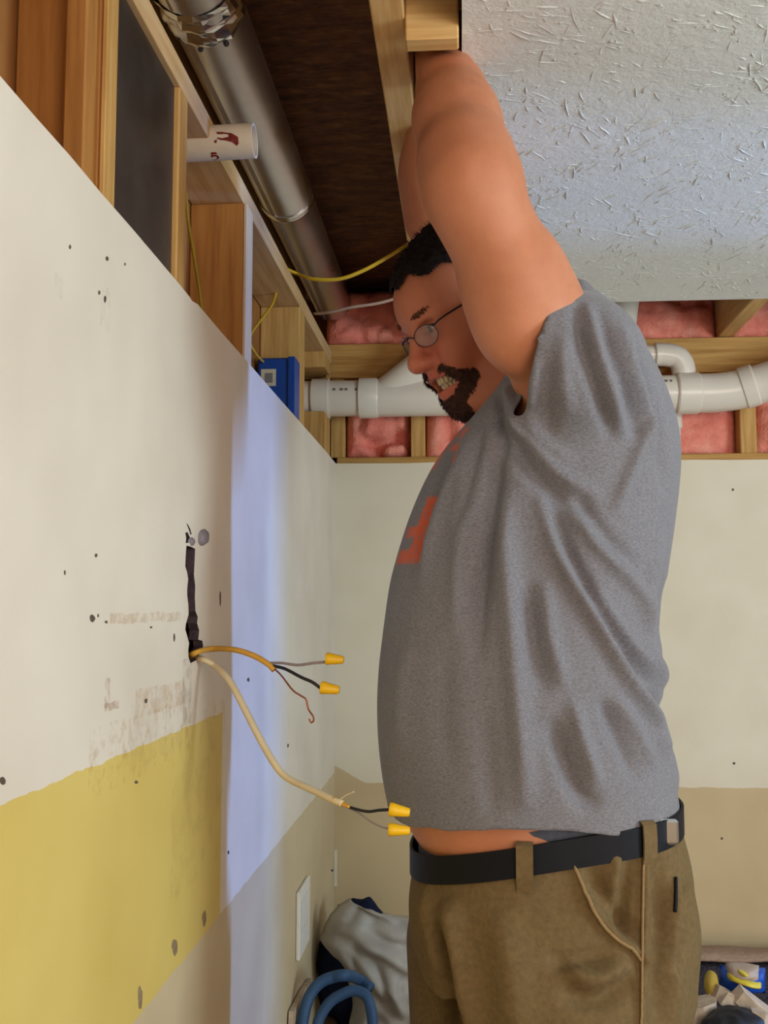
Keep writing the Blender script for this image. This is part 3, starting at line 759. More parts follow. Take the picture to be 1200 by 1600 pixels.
# ================================================================== PERSON
MY = 1.42                       # depth of the man's middle plane
class Field:
    def __init__(s, lo, hi, h):
        s.lo = np.array(lo, np.float32); s.h = h
        s.n = [int(math.ceil((hi[i]-lo[i])/h))+1 for i in range(3)]
        s.ax = [(lo[i]+h*np.arange(s.n[i])).astype(np.float32) for i in range(3)]
        s.F = np.full(s.n, 0.06, np.float32)
    def sub(s, lo, hi):
        sl = []
        for i in range(3):
            a = max(0, int((lo[i]-s.lo[i])/s.h)-1); b = min(s.n[i], int((hi[i]-s.lo[i])/s.h)+2)
            sl.append(slice(a, max(a, b)))
        X = s.ax[0][sl[0]][:, None, None]; Y = s.ax[1][sl[1]][None, :, None]; Z = s.ax[2][sl[2]][None, None, :]
        return tuple(sl), X, Y, Z
    def comb(s, sl, d, k, cut=False):
        a = s.F[sl]
        if a.size == 0: return
        if cut:       # smooth subtraction
            d = -d; h = np.clip(0.5-0.5*(d-a)/-k*-1, 0, 1) if False else np.clip(0.5+0.5*(d-a)/k, 0, 1)
            s.F[sl] = a*(1-h)+d*h + k*h*(1-h)
        else:
            h = np.clip(0.5+0.5*(a-d)/k, 0, 1)
            s.F[sl] = a*(1-h)+d*h - k*h*(1-h)
    def cone(s, A, B, ra, rb, k=0.02, cut=False, half=None):
        A = np.array(A, float); B = np.array(B, float); R = max(ra, rb)+k+0.03
        sl, X, Y, Z = s.sub(np.minimum(A, B)-R, np.maximum(A, B)+R)
        d = B-A; L2 = d@d
        px, py, pz = X-A[0], Y-A[1], Z-A[2]
        t = np.clip((px*d[0]+py*d[1]+pz*d[2])/L2, 0, 1)
        dist = np.sqrt((px-t*d[0])**2+(py-t*d[1])**2+(pz-t*d[2])**2)-(ra+(rb-ra)*t)
        if half is not None:
            n, c = half; n = np.array(n)/np.linalg.norm(n)
            dist = np.maximum(dist, (X-c[0])*n[0]+(Y-c[1])*n[1]+(Z-c[2])*n[2])
        s.comb(sl, dist.astype(np.float32), k, cut)
    def ell(s, c, M3, r, k=0.02, cut=False):
        """ellipsoid, M3 rows are its axes"""
        c = np.array(c, float); R = max(r)+k+0.03
        sl, X, Y, Z = s.sub(c-R, c+R)
        px, py, pz = X-c[0], Y-c[1], Z-c[2]
        q = [(px*M3[i][0]+py*M3[i][1]+pz*M3[i][2]) for i in range(3)]
        k0 = np.sqrt(sum((q[i]/r[i])**2 for i in range(3)))
        k1 = np.sqrt(sum((q[i]/r[i]**2)**2 for i in range(3)))+1e-6
        s.comb(sl, (k0*(k0-1)/k1).astype(np.float32), k, cut)
    def loft(s, rows, k=0.03, off=0.0, cy=MY, pw=2.3):
        """rows of (z, x_front, x_back, half width) rising in z"""
        rows = sorted(rows); z = [r[0] for r in rows]
        lo = (min(r[1] for r in rows)-0.1, cy-max(r[3] for r in rows)-0.1, z[0]-0.03)
        hi = (max(r[2] for r in rows)+0.1, cy+max(r[3] for r in rows)+0.1, z[-1]+0.03)
        sl, X, Y, Z = s.sub(lo, hi); zz = Z.ravel()
        def sp(i):
            v = np.interp(zz, z, [r[i] for r in rows]); q = np.pad(v, 6, mode='edge')
            return np.convolve(q, np.ones(13)/13, 'valid')
        xf, xb, b = sp(1), sp(2), sp(3)
        cx = ((xf+xb)/2)[None, None, :]; a = ((xb-xf)/2+off)[None, None, :]; b = (b+off)[None, None, :]
        rho = (np.abs((X-cx)/a)**pw+np.abs((Y-cy)/b)**pw)**(1/pw)
        d = (rho-1)*np.minimum(a, b)
        d = np.maximum(d, np.maximum(z[0]-Z, Z-z[-1]))
        s.comb(sl, d.astype(np.float32), k)
    def surface(s, smooth=2):
        Fv = s.F; nx, ny, nz = Fv.shape
        ins = Fv < 0
        c = np.zeros((nx-1, ny-1, nz-1), np.uint8)
        for i in (0, 1):
            for j in (0, 1):
                for k in (0, 1):
                    c += ins[i:nx-1+i, j:ny-1+j, k:nz-1+k]
        act = (c > 0) & (c < 8)
        idx = np.full(act.shape, -1, np.int64); I = np.argwhere(act); idx[act] = np.arange(len(I))
        acc = np.zeros((len(I), 3)); cnt = np.zeros(len(I))
        corners = [(i, j, k) for i in (0, 1) for j in (0, 1) for k in (0, 1)]
        val = {cn: Fv[I[:, 0]+cn[0], I[:, 1]+cn[1], I[:, 2]+cn[2]] for cn in corners}
        for p in corners:
            for a in range(3):
                if p[a] == 0:
                    q = list(p); q[a] = 1; q = tuple(q)
                    va, vb = val[p], val[q]; mk = (va < 0) != (vb < 0)
                    t = np.where(mk, va/np.where(mk, va-vb, 1), 0)
                    pt = np.array(p, float)[None, :]+np.zeros((len(I), 3)); pt[:, a] += t
                    acc[mk] += pt[mk]; cnt[mk] += 1
        V = (I+acc/cnt[:, None])*s.h+s.lo
        Q = []
        for a in range(3):
            b, c2 = (a+1) % 3, (a+2) % 3
            sl0 = [slice(None)]*3; sl1 = [slice(None)]*3
            sl0[a] = slice(0, -1); sl1[a] = slice(1, None)
            A_, B_ = ins[tuple(sl0)], ins[tuple(sl1)]
            for flip, E in ((False, A_ & ~B_), (True, ~A_ & B_)):
                P = np.argwhere(E)
                ok = (P[:, b] > 0) & (P[:, c2] > 0) & (P[:, b] < idx.shape[b]) & (P[:, c2] < idx.shape[c2]); P = P[ok]
                def g(db, dc):
                    q = P.copy(); q[:, b] -= db; q[:, c2] -= dc; return idx[q[:, 0], q[:, 1], q[:, 2]]
                quad = np.stack([g(1, 1), g(0, 1), g(0, 0), g(1, 0)], 1)
                Q.append(quad[:, ::-1] if flip else quad)
        Q = np.concatenate(Q); Q = Q[(Q >= 0).all(1)]
        return relax(V, Q, smooth), Q
def relax(V, Q, it, lam=0.5, hold=None):
    E = np.concatenate([Q[:, [0, 1]], Q[:, [1, 2]], Q[:, [2, 3]], Q[:, [3, 0]]]); E = np.concatenate([E, E[:, ::-1]])
    n = len(V); deg = np.bincount(E[:, 0], minlength=n).clip(1)
    for i in range(it):
        L = np.stack([np.bincount(E[:, 0], V[E[:, 1], a], minlength=n) for a in range(3)], 1)/deg[:, None]-V
        mu = lam if i % 2 == 0 else -lam*0.95 if it > 3 else lam
        V = V+L*mu if hold is None else V+L*mu*(~hold)[:, None]
    return V
def smooth_rim(V, Q, it=10):
    E = np.sort(np.concatenate([Q[:, [0, 1]], Q[:, [1, 2]], Q[:, [2, 3]], Q[:, [3, 0]]]), axis=1)
    U, c = np.unique(E, axis=0, return_counts=True); B = U[c == 1]; B = np.concatenate([B, B[:, ::-1]])
    n = len(V); deg = np.bincount(B[:, 0], minlength=n); on = deg > 0
    for i in range(it):
        L = np.stack([np.bincount(B[:, 0], V[B[:, 1], a], minlength=n) for a in range(3)], 1)/deg.clip(1)[:, None]
        V = np.where(on[:, None], V*0.5+L*0.5, V)
    return V
def drop_tags(Q, n_it=2):
    for _ in range(n_it):
        E = np.sort(np.concatenate([Q[:, [0, 1]], Q[:, [1, 2]], Q[:, [2, 3]], Q[:, [3, 0]]]), axis=1)
        U, inv, c = np.unique(E, axis=0, return_inverse=True, return_counts=True); inv = inv.ravel()
        nb = (c[inv] == 1).reshape(4, len(Q)).sum(0); Q = Q[nb < 2]
    return Q
def normals(V, Q):
    n = np.cross(V[Q[:, 2]]-V[Q[:, 0]], V[Q[:, 3]]-V[Q[:, 1]])
    N = np.zeros_like(V)
    for j in range(4):
        for a in range(3): N[:, a] += np.bincount(Q[:, j], n[:, a], minlength=len(V))
    return N/(np.linalg.norm(N, axis=1)[:, None]+1e-12)
def np_mesh(name, V, Q):
    used = np.zeros(len(V), bool); used[Q.ravel()] = True
    mp = np.cumsum(used)-1; V = V[used]; Q = mp[Q]
    me = bpy.data.meshes.new(name)
    me.vertices.add(len(V)); me.vertices.foreach_set('co', V.astype(np.float32).ravel())
    me.loops.add(Q.size); me.loops.foreach_set('vertex_index', Q.astype(np.int32).ravel())
    me.polygons.add(len(Q)); me.polygons.foreach_set('loop_start', np.arange(0, Q.size, 4, dtype=np.int32))
    me.polygons.foreach_set('loop_total', np.full(len(Q), 4, np.int32))
    me.update(calc_edges=True); me.validate(); return me, used
def proj(V):
    d = V-np.array(CAM); r = np.array(c_right); u = np.array(c_up); f = np.array(c_fwd)
    z = d@f; return 600+F*(d@r)/z, 800-F*(d@u)/z
def T(v): return np.array(v, float)

# ---- materials of the man
def skin_mat():
    k = NT('skin'); v = k.pos()
    f = k.noise(v, 18, 4, 0.6); g = k.noise(v, 160, 3, 0.6)
    c = k.ramp(f, [(0.3, lin((182, 116, 84))), (0.7, lin((196, 130, 96)))])
    at = k.n('ShaderNodeAttribute'); at.attribute_name = 'flush'
    sp_ = k.sep(at.outputs['Color'])
    c = k.mix(k.math('MULTIPLY', sp_[0], 0.75), c, lin((178, 84, 68)))
    c = k.mix(sp_[1], c, lin((120, 50, 46)))
    k.col(c); k.set(Roughness=0.55, Specular_IOR_Level=0.35, Subsurface_Weight=0.08, Subsurface_Scale=0.006)
    k.b.inputs['Subsurface Radius'].default_value = (1, 0.4, 0.25)
    k.bump(g, 0.18, 0.0012); return k.m
M['skin'] = skin_mat()
def shirt_mat():
    k = NT('heather_grey_jersey'); v = k.pos()
    f = k.noise(v, 260, 2, 0.6, (1, 1, 2.2)); g = k.noise(v, 30, 3)
    c = k.ramp(f, [(0.3, lin((104, 103, 110))), (0.7, lin((132, 131, 138)))])
    c = k.mix(k.math('MULTIPLY', g, 0.2), c, lin((112, 106, 106)))
    at = k.n('ShaderNodeAttribute'); at.attribute_name = 'print'
    sp_ = k.sep(at.outputs['Color'])
    wear = k.ramp(k.noise(v, 120, 3, 0.7), [(0.3, (0.35, 0.35, 0.35, 1)), (0.6, (1, 1, 1, 1))])
    c = k.mix(k.math('MULTIPLY', sp_[0], wear), c, lin((206, 88, 52)))
    k.col(c); k.set(Roughness=0.95, Specular_IOR_Level=0.1, Sheen_Weight=0.15); k.bump(f, 0.3, 0.0008); return k.m
M['shirt'] = shirt_mat()
M['trouser'] = simple('brown_canvas', (108, 90, 62), 0.95, var=0.14, scale=150, bump=0.35, bd=0.0012, spec=0.1)
M['seam'] = simple('tan_seam', (140, 116, 82), 0.9, var=0.1, scale=200, spec=0.1)
M['belt'] = simple('dark_navy_leather', (15, 16, 24), 0.6, var=0.2, scale=60, spec=0.2)
M['waistband'] = simple('grey_waistband', (74, 78, 90), 0.9, var=0.2, scale=120)
M['hair'] = simple('near_black_hair', (27, 20, 19), 0.75, var=0.3, scale=220, bump=0.8, bd=0.002, spec=0.15)
M['beard'] = simple('dark_brown_beard', (64, 42, 34), 0.8, var=0.35, scale=260, bump=0.8, bd=0.002, spec=0.15)
M['brow'] = simple('brown_eyebrow', (96, 60, 46), 0.85, var=0.3, scale=260, spec=0.1)
M['teeth'] = simple('teeth', (226, 206, 170), 0.3, var=0.06)
M['eye'] = simple('eye_white', (206, 196, 186), 0.2, var=0.03, bump=0)
M['iris'] = simple('brown_iris', (52, 34, 24), 0.2, bump=0)
M['frame'] = simple('dark_metal_frame', (58, 52, 60), 0.35, metal=0.7)
k = NT('spectacle_glass')
_t = k.n('ShaderNodeBsdfTransparent'); _g = k.n('ShaderNodeBsdfGlossy', Roughness=0.05); _m = k.n('ShaderNodeMixShader', Fac=0.10)
k.l(k.ramp(k.noise(k.obj(), 20), [(0.3, (0.92, 0.94, 0.96, 1)), (0.7, (0.97, 0.98, 1, 1))]), _t.inputs[0])
k.l(_t.outputs[0], _m.inputs[1]); k.l(_g.outputs[0], _m.inputs[2]); k.l(_m.outputs[0], k.t.nodes['Material Output'].inputs[0]); M['lens'] = k.m
M['boot'] = simple('brown_work_boot', (84, 58, 38), 0.8, var=0.2, scale=40)
M['clip'] = simple('bright_metal_clip', (220, 224, 230), 0.12, metal=1.0, var=0.02, bump=0.02)

# ---- head frame
HCN = T(PY(736, 479, MY)); PIT, YAW, ROL = math.radians(27), math.radians(25), math.radians(0)
hf = T((-math.cos(PIT)*math.cos(YAW), -math.cos(PIT)*math.sin(YAW), -math.sin(PIT)))
hl = T((math.sin(YAW), -math.cos(YAW), 0))          # his left, towards the camera
hu = np.cross(hl, hf)*-1.0
if hu[2] < 0: hu = -hu
HM = [hf, hl, hu]
HS = 0.97
def H(a, l, u): return HCN+(hf*a+hl*l+hu*u)*HS
def hloc(V):
    d = (V-HCN)/HS; return d@hf, d@hl, d@hu

# ---- rows of the trunk: picture rows at the middle plane
def rows_at(tab, cy=MY): 
    out = []
    for y, xf, xb, b in tab:
        a = PY(xf, y, cy); c = PY(xb, y, cy); out.append(((a.z+c.z)/2, a.x, c.x, b))
    return out
trunk = rows_at([(470, 875, 905, 0.09), (495, 850, 940, 0.13), (525, 822, 968, 0.16), (560, 800, 990, 0.178), (600, 782, 1016, 0.19), (645, 750, 1040, 0.198), (690, 706, 1054, 0.20),
                 (740, 674, 1056, 0.20), (800, 646, 1050, 0.20), (860, 627, 1042, 0.20), (920, 611, 1033, 0.202), (1000, 597, 1026, 0.206),
                 (1060, 591, 1028, 0.21), (1120, 590, 1030, 0.21), (1180, 594, 1040, 0.208), (1240, 603, 1052, 0.203), (1300, 618, 1062, 0.20)])
body_rows = [(z, a+0.02, b-0.02, c-0.024) for z, a, b, c in trunk]
body_rows = [r for r in body_rows if r[0] > PY(700, 1250, MY).z and r[0] < PY(700, 560, MY).z]
body_rows += rows_at([(1250, 618, 1046, 0.186), (1275, 632, 1050, 0.186), (1300, 646, 1055, 0.186), (1325, 664, 1050, 0.176), (1350, 690, 1030, 0.155), (1400, 700, 1010, 0.14), (1440, 710, 1000, 0.13)])

# ---- limbs
LS = T(PY(874, 580, 1.26)); LE = T(PY(731, 290, 1.17)); LW = T(PY(686, 66, 1.385))
RS = T(PY(880, 590, 1.60)); RE = T(PY(682, 335, 1.62)); RW = T((-0.046, 1.52, 2.095))
bd = Field((-0.26, 0.98, 0.86), (0.40, 1.84, 2.24), 0.0031)
bd.loft(body_rows, 0.03)
# shoulders, chest, neck
bd.ell(PY(900, 580, 1.32), np.eye(3), (0.06, 0.06, 0.065), 0.04)
bd.ell(PY(880, 600, 1.57), np.eye(3), (0.085, 0.075, 0.085), 0.05)
NB = T(PY(860, 590, MY)); NT_ = H(-0.035, 0, -0.045)
bd.cone(NB, NT_, 0.085, 0.066, 0.04)
bd.cone(T(PY(800, 600, MY)), H(0.02, 0, -0.085), 0.05, 0.045, 0.03)
# arms: shoulder > elbow > wrist, with biceps and forearm swell
def limb(S0, E0, W0, sgn):
    u = (E0-S0)/np.linalg.norm(E0-S0); w_ = (W0-E0)/np.linalg.norm(W0-E0)
    bd.cone(S0, S0+(E0-S0)*0.5, 0.056, 0.056, 0.03)
    bd.cone(S0+(E0-S0)*0.35, E0-u*0.02, 0.059, 0.050, 0.03)
    bd.cone(E0-u*0.04, E0+w_*0.045, 0.048, 0.050, 0.02)
    bd.cone(E0, E0+(W0-E0)*0.42, 0.049, 0.0475, 0.025)
    bd.cone(E0+(W0-E0)*0.38, W0, 0.0475, 0.0335, 0.025)
    return w_
wl = limb(LS, LE, LW, 1); wr = limb(RS, RE, RW, -1)
# biceps hanging under the raised upper arm and the forearm's outer swell
bd.cone(T(PY(745, 275, 1.18)), T(PY(712, 150, 1.30)), 0.044, 0.034, 0.03)
bd.ell(T(PY(806, 480, 1.21)), np.eye(3), (0.050, 0.045, 0.075), 0.03)
# hands: palm plus five bent fingers each
def hand(W0, d, lat, nrm, s=1.0, curl=0.5):
    """d along the hand, lat towards the thumb, nrm palm side"""
    d = d/np.linalg.norm(d); lat = lat-d*(lat@d); lat /= np.linalg.norm(lat); nrm = np.cross(d, lat)*s
    P = W0+d*0.045
    bd.cone(W0-d*0.01, W0+d*0.02, 0.031, 0.028, 0.012)
    for q in (-0.030, -0.010, 0.010, 0.028):
        bd.cone(W0+d*0.012+lat*q*0.6, W0+d*0.082+lat*q, 0.015, 0.0125, 0.010)
    for q, L in ((-0.031, 0.062), (-0.010, 0.078), (0.011, 0.084), (0.030, 0.074)):
        a = W0+d*0.085+lat*q*1.04; ang = curl*0.5
        for i, fr in enumerate((0.45, 0.32, 0.23)):
            dv = d*math.cos(ang)+nrm*math.sin(ang); b = a+dv*L*fr
            bd.cone(a, b, 0.0098-0.0008*i, 0.0092-0.0009*i, 0.003); a = b; ang += curl
    a = W0+d*0.022+lat*0.026
    for i, (dv, L) in enumerate(((lat*0.75+d*0.6+nrm*0.3, 0.040), (lat*0.35+d*0.85+nrm*0.4, 0.032), (d*0.9+nrm*0.45+lat*0.1, 0.026))):
        dv = dv/np.linalg.norm(dv); b = a+dv*L; bd.cone(a, b, 0.0125-0.001*i, 0.0115-0.0012*i, 0.006); a = b
hand(LW, T((0.0, 0.28, 1.0)), T((0.15, -1, 0.2)), None, 1.0, 0.75)
hand(RW, T((0.0, -0.35, 1.0)), T((0.1, 1, 0.2)), None, -1.0, 0.75)
# head
bd.ell(H(-0.012, 0, 0.022), HM, (0.100, 0.078, 0.094), 0.02)
bd.ell(H(0.030, 0, -0.030), HM, (0.062, 0.066, 0.085), 0.03)
bd.ell(H(0.052, 0, 0.030), HM, (0.046, 0.060, 0.045), 0.03)          # forehead
bd.cone(H(-0.03, 0.052, -0.075), H(0.055, 0.022, -0.118), 0.026, 0.022, 0.03)   # jaw
bd.cone(H(-0.03, -0.052, -0.075), H(0.055, -0.022, -0.118), 0.026, 0.022, 0.03)
bd.ell(H(0.068, 0, -0.113), HM, (0.026, 0.030, 0.024), 0.02)          # chin
bd.cone(H(0.01, 0, -0.11), H(-0.05, 0, -0.10), 0.040, 0.05, 0.03)    # soft under-chin
for s_ in (1, -1):
    bd.ell(H(0.062, 0.043*s_, -0.040), HM, (0.030, 0.026, 0.026), 0.018)   # cheek
    bd.ell(H(0.074, 0.036*s_, -0.062), HM, (0.018, 0.016, 0.020), 0.014)   # raised cheek of the grimace
    bd.cone(H(0.089, 0.014*s_, 0.016), H(0.074, 0.050*s_, 0.012), 0.011, 0.010, 0.012)  # brow
    bd.ell(H(0.094, 0.033*s_, -0.006), HM, (0.016, 0.017, 0.010), 0.006, cut=True)      # socket
    bd.ell(H(0.073, 0.033*s_, -0.007), HM, (0.0155, 0.016, 0.0115), 0.004)              # lids
    bd.ell(H(0.098, 0.013*s_, -0.047), HM, (0.013, 0.009, 0.009), 0.008)                # nostril wing
    # ear
    bd.ell(H(-0.012, 0.078*s_, -0.020), HM, (0.020, 0.010, 0.032), 0.008)
    bd.ell(H(-0.010, 0.088*s_, -0.018), HM, (0.010, 0.006, 0.017), 0.005, cut=True)
bd.cone(H(0.092, 0, 0.002), H(0.113, 0, -0.040), 0.0085, 0.0115, 0.010)   # nose
bd.ell(H(0.114, 0, -0.044), HM, (0.013, 0.0135, 0.012), 0.008)
bd.ell(H(0.075, 0, -0.078), HM, (0.026, 0.034, 0.026), 0.018)             # muzzle
bd.cone(H(0.098, 0, -0.067), H(0.078, 0.034, -0.070), 0.0065, 0.005, 0.006)   # upper lip
bd.cone(H(0.098, 0, -0.067), H(0.078, -0.034, -0.070), 0.0065, 0.005, 0.006)
bd.cone(H(0.095, 0, -0.096), H(0.076, 0.033, -0.090), 0.0068, 0.005, 0.006)   # lower lip
bd.cone(H(0.095, 0, -0.096), H(0.076, -0.033, -0.090), 0.0068, 0.005, 0.006)
for l_ in (-0.024, -0.012, 0, 0.012, 0.024):
    bd.ell(H(0.096-abs(l_)*0.5, l_, -0.081), HM, (0.021, 0.011, 0.0098-abs(l_)*0.1), 0.003, cut=True)   # open mouth
BV, BQ = bd.surface(4)
BN = normals(BV, BQ)
me, used = np_mesh('person', BV, BQ)
a_, l_, u_ = hloc(BV[used])
hd = np.clip(1-np.abs(np.linalg.norm(BV[used]-HCN, axis=1))/0.17, 0, 1)
fl = 0.35+0.5*np.exp(-(((a_-0.09)/0.05)**2+((np.abs(l_)-0.03)/0.035)**2+((u_+0.04)/0.04)**2))
fl = fl*(hd > 0)
lips = np.clip(1.4*np.exp(-(((np.abs(u_+0.081)-0.014)/0.006)**2))*(np.abs(l_) < 0.036)*(a_ > 0.07)*(hd > 0), 0, 1)*0.55
mouth = ((((a_-0.085)/0.02)**2+(l_/0.034)**2+((u_+0.081)/0.010)**2) < 1)*(hd > 0)
ca = me.color_attributes.new('flush', 'FLOAT_COLOR', 'POINT')
colr = np.zeros((len(me.vertices), 4), np.float32); colr[:, 3] = 1
colr[:, 0] = np.clip(fl+lips, 0, 1); colr[:, 1] = mouth*0.8
ca.data.foreach_set('color', colr.ravel())
PB = link('person', me, M['skin'], None, True, origin=(0.09, MY, 0.0))
tag(PB, 'bearded man in grey t-shirt and brown work trousers reaching up into the open ceiling', 'person')

# ---- hair, beard, brows grown off the head surface
def grown(name, mask, thick, mat, spikes, slen, sdir, seed):
    """mask 0..1 per body vertex"""
    r = np.random.default_rng(seed)
    qm = (mask[BQ] > 0.02).all(1); Q = BQ[qm]
    t = np.clip(mask, 0, 1)
    nz = np.array([mnoise.noise(Vector(p*150)) for p in BV[np.unique(Q)]])
    full = np.zeros(len(BV)); full[np.unique(Q)] = nz
    V = BV+BN*((thick*(0.15+0.85*np.sqrt(t))*(1+0.45*full))[:, None])
    me, us = np_mesh(name, V, Q)
    o = link(name, me, mat, PB, True)
    # short strands standing off the shell
    cand = np.unique(Q); cand = cand[mask[cand] > 0.1]
    pick = r.choice(cand, min(spikes, len(cand)*3))
    Vs, Fs = [], []
    for i in pick:
        p = V[i]-BN[i]*0.001+r.normal(0, 0.0006, 3); d = BN[i]*0.75+sdir*0.8+r.normal(0, 0.25, 3); d /= np.linalg.norm(d)
        s = np.cross(d, r.normal(0, 1, 3)); s /= np.linalg.norm(s); q = np.cross(d, s); L = slen*r.uniform(0.5, 1.1); wd = 0.00045
        b = len(Vs)
        Vs += [p+s*wd, p-s*wd*0.5+q*wd*0.87, p-s*wd*0.5-q*wd*0.87, p+d*L+sdir*L*0.2]
        Fs += [(b, b+1, b+3), (b+1, b+2, b+3), (b+2, b, b+3)]
    so = link(name+'_strands', mesh(name+'_strands', Vs, Fs), mat, o); so['kind'] = 'stuff'
    return o
A_, L_, U_ = hloc(BV)
near_head = np.linalg.norm(BV-HCN, axis=1) < 0.17
sstep = lambda x: np.clip(x, 0, 1)
wob = 0.004*np.sin(L_*160)+0.003*np.sin(A_*210)
al = np.abs(L_)
# hairline: front edge high on the forehead, dropping to the sideburn, over the ear, to the nape
line = np.where(A_ > 0.03, 0.052+(A_-0.03)*0.15, np.where(A_ > 0.005, 0.052-(0.03-A_)*4.2*np.clip((al-0.03)/0.03, 0, 1), np.where(A_ > -0.035, 0.010, 0.010-(-0.035-A_)*1.3)))
hm = sstep((U_-line+wob)/0.016)*near_head*(A_+U_*0.2 > -0.14)*(~((al > 0.083) & (U_ < 0.02)))
grown('hair', hm, 0.009, M['hair'], 2600, 0.010, hf*0.6+hu*0.3, 1)
# goatee: moustache, sides of the mouth and chin
mm = np.zeros(len(BV))
ring = ((L_/0.046)**2+((U_+0.086)/0.034)**2)
mouth_in = ((L_/0.036)**2+((U_+0.082)/0.0205)**2) < 1
gm = sstep((1.35-ring)*2.2)*(A_ > 0.03)*near_head*(~mouth_in)*(U_ < -0.056)
chin = sstep((1.0-((L_/0.036)**2+((U_+0.122)/0.026)**2+((A_-0.06)/0.05)**2))*2.0)*near_head*(U_ < -0.099)
mm = np.maximum(gm, chin)
mm = np.where((U_ > -0.062) & (A_ > 0.098), 0, mm)
grown('goatee', mm, 0.0032, M['beard'], 1700, 0.005, -hu*0.8+hf*0.1, 2)
for s_ in (1, -1):
    bm_ = sstep((1-(((L_*s_-0.033)/0.020)**2+((U_-0.016-0.10*(L_*s_-0.03))/0.0048)**2))*2)*near_head*(A_ > 0.05)
    grown('eyebrow', bm_, 0.0009, M['brow'], 140, 0.004, hl*s_*0.7, 3)
stb = sstep((0.20-0.0)*1)*0
# teeth
for row, (uu, n_) in enumerate(((-0.0765, 8), (-0.0885, 8))):
    for i in range(n_):
        t = (i-(n_-1)/2); l0 = t*0.0074; aa = 0.0905-abs(l0)*0.42-row*0.003
        c = H(aa, l0, uu); bm = bmesh.new(); bmesh.ops.create_cube(bm, size=1)
        for v in bm.verts:
            q = v.co.copy(); v.co = Vector(c+hf*q.x*0.006+hl*q.y*0.0066+hu*q.z*0.0092)
        bmesh.ops.bevel(bm, geom=bm.edges[:], offset=0.0012, segments=1, affect='EDGES')
        bm_link('tooth', bm, M['teeth'], PB, True)
# squinting eyes: a narrow slit of eyeball with dark lashes
for s_ in (1, -1):
    V, Fc = [], []
    c = H(0.0765, 0.033*s_, -0.0075); n = 10
    for i in range(n+1):
        for j in range(n):
            th = math.pi*i/n; ph = 2*math.pi*j/n
            V.append(c+(hf*math.sin(th)*math.cos(ph)+hl*math.sin(th)*math.sin(ph)+hu*math.cos(th)*0.36)*0.0128)
    for i in range(n):
        for j in range(n): Fc.append((i*n+j, (i+1)*n+j, (i+1)*n+(j+1) % n, i*n+(j+1) % n))
    eo = link('eyeball', mesh('eyeball', V, Fc), M['eye'], PB, True)
    ic = H(0.0885, 0.031*s_, -0.009)
    lathe('iris', ic, ic+hf, [(0, 0.0042), (0.0014, 0.0040), (0.002, 0.002)], M['iris'], eo, 12)
    tube('eyelash', [Vector(H(0.0845, (0.033-0.0135)*s_, -0.007)), Vector(H(0.0905, 0.030*s_, -0.0035)), Vector(H(0.088, 0.038*s_, -0.0035)), Vector(H(0.078, 0.0475*s_, -0.008))], 0.0011, M['hair'], PB, 6)
# spectacles
SPC = bpy.data.objects.new('spectacles', None); C.objects.link(SPC); SPC.parent = PB; SPC.location = Vector(H(0.1, 0, -0.01))-PB.location; SPC['label'] = 'thin dark metal-framed oval spectacles'
def lens_pt(s_, a, r=1.0):
    l0 = 0.034*s_+0.0235*r*math.cos(a)*s_; u0 = -0.012+0.0145*r*math.sin(a)
    return Vector(H(0.108-0.35*max(0, abs(l0)-0.012)*0.8+0.08*u0-(0.0), l0, u0-0.002))
for s_ in (1, -1):
    pts = [lens_pt(s_, 2*math.pi*i/28) for i in range(29)]
    tube('rim', pts, 0.0006, M['frame'], SPC, 6, curve=False)
    Vv = [lens_pt(s_, 2*math.pi*i/28) for i in range(28)]; b_ = [p-Vector(hf)*0.0016 for p in Vv]
    Fv = [tuple(range(28)), tuple(range(28, 56))[::-1]]+[(i, (i+1) % 28, 28+(i+1) % 28, 28+i) for i in range(28)]
    link('lens', mesh('lens', Vv+b_, Fv), M['lens'], SPC)
    hinge = lens_pt(s_, 0.5)
    tube('temple_arm', [hinge, Vector(H(0.082, 0.0665*s_, -0.002)), Vector(H(0.03, 0.080*s_, 0.004)), Vector(H(-0.02, 0.083*s_, 0.008)), Vector(H(-0.04, 0.082*s_, -0.008))], 0.0013, M['frame'], SPC, 8)
tube('bridge', [lens_pt(1, math.pi*0.9), Vector(H(0.1125, 0, -0.004)), lens_pt(-1, math.pi*0.9)], 0.001, M['frame'], SPC, 6)

# ---- t-shirt
sh = Field((-0.28, 0.98, 1.0), (0.42, 1.86, 1.86), 0.0042)
sh.loft(trunk, 0.03)
sh.ell(PY(892, 566, 1.31), np.eye(3), (0.060, 0.08, 0.075), 0.03)
sh.ell(PY(890, 570, 1.56), np.eye(3), (0.085, 0.09, 0.095), 0.05)
sh.ell(PY(905, 595, MY), np.eye(3), (0.055, 0.16, 0.075), 0.03)
sh.ell(PY(960, 675, 1.34), np.eye(3), (0.05, 0.09, 0.12), 0.03)
# near sleeve, cut off at the hem
hT, hB = T(PY(880, 424, 1.22)), T(PY(820, 630, 1.20))
hc_ = (hT+hB)/2
hn = np.cross(hB-hT, T(c_fwd)*0.9+T(c_right)*0.25); hn /= np.linalg.norm(hn)
if hn[0] > 0: hn = -hn
ua = (LE-LS)/np.linalg.norm(LE-LS)
sA = hc_-hn*0.040+T((0.0, 0.045, -0.02)); sB = hc_+hn*0.12
sh.cone(sA, sB, 0.086, 0.074, 0.025, half=(hn, hc_))
# far sleeve
hcR = T(PY(822, 500, 1.62)); hnR = T((-0.55, 0.0, 0.83))
sh.cone(hcR-hnR*0.14, hcR+hnR*0.1, 0.115, 0.088, 0.035, half=(hnR, hcR))
SV, SQ = sh.surface(2)
SN = normals(SV, SQ)
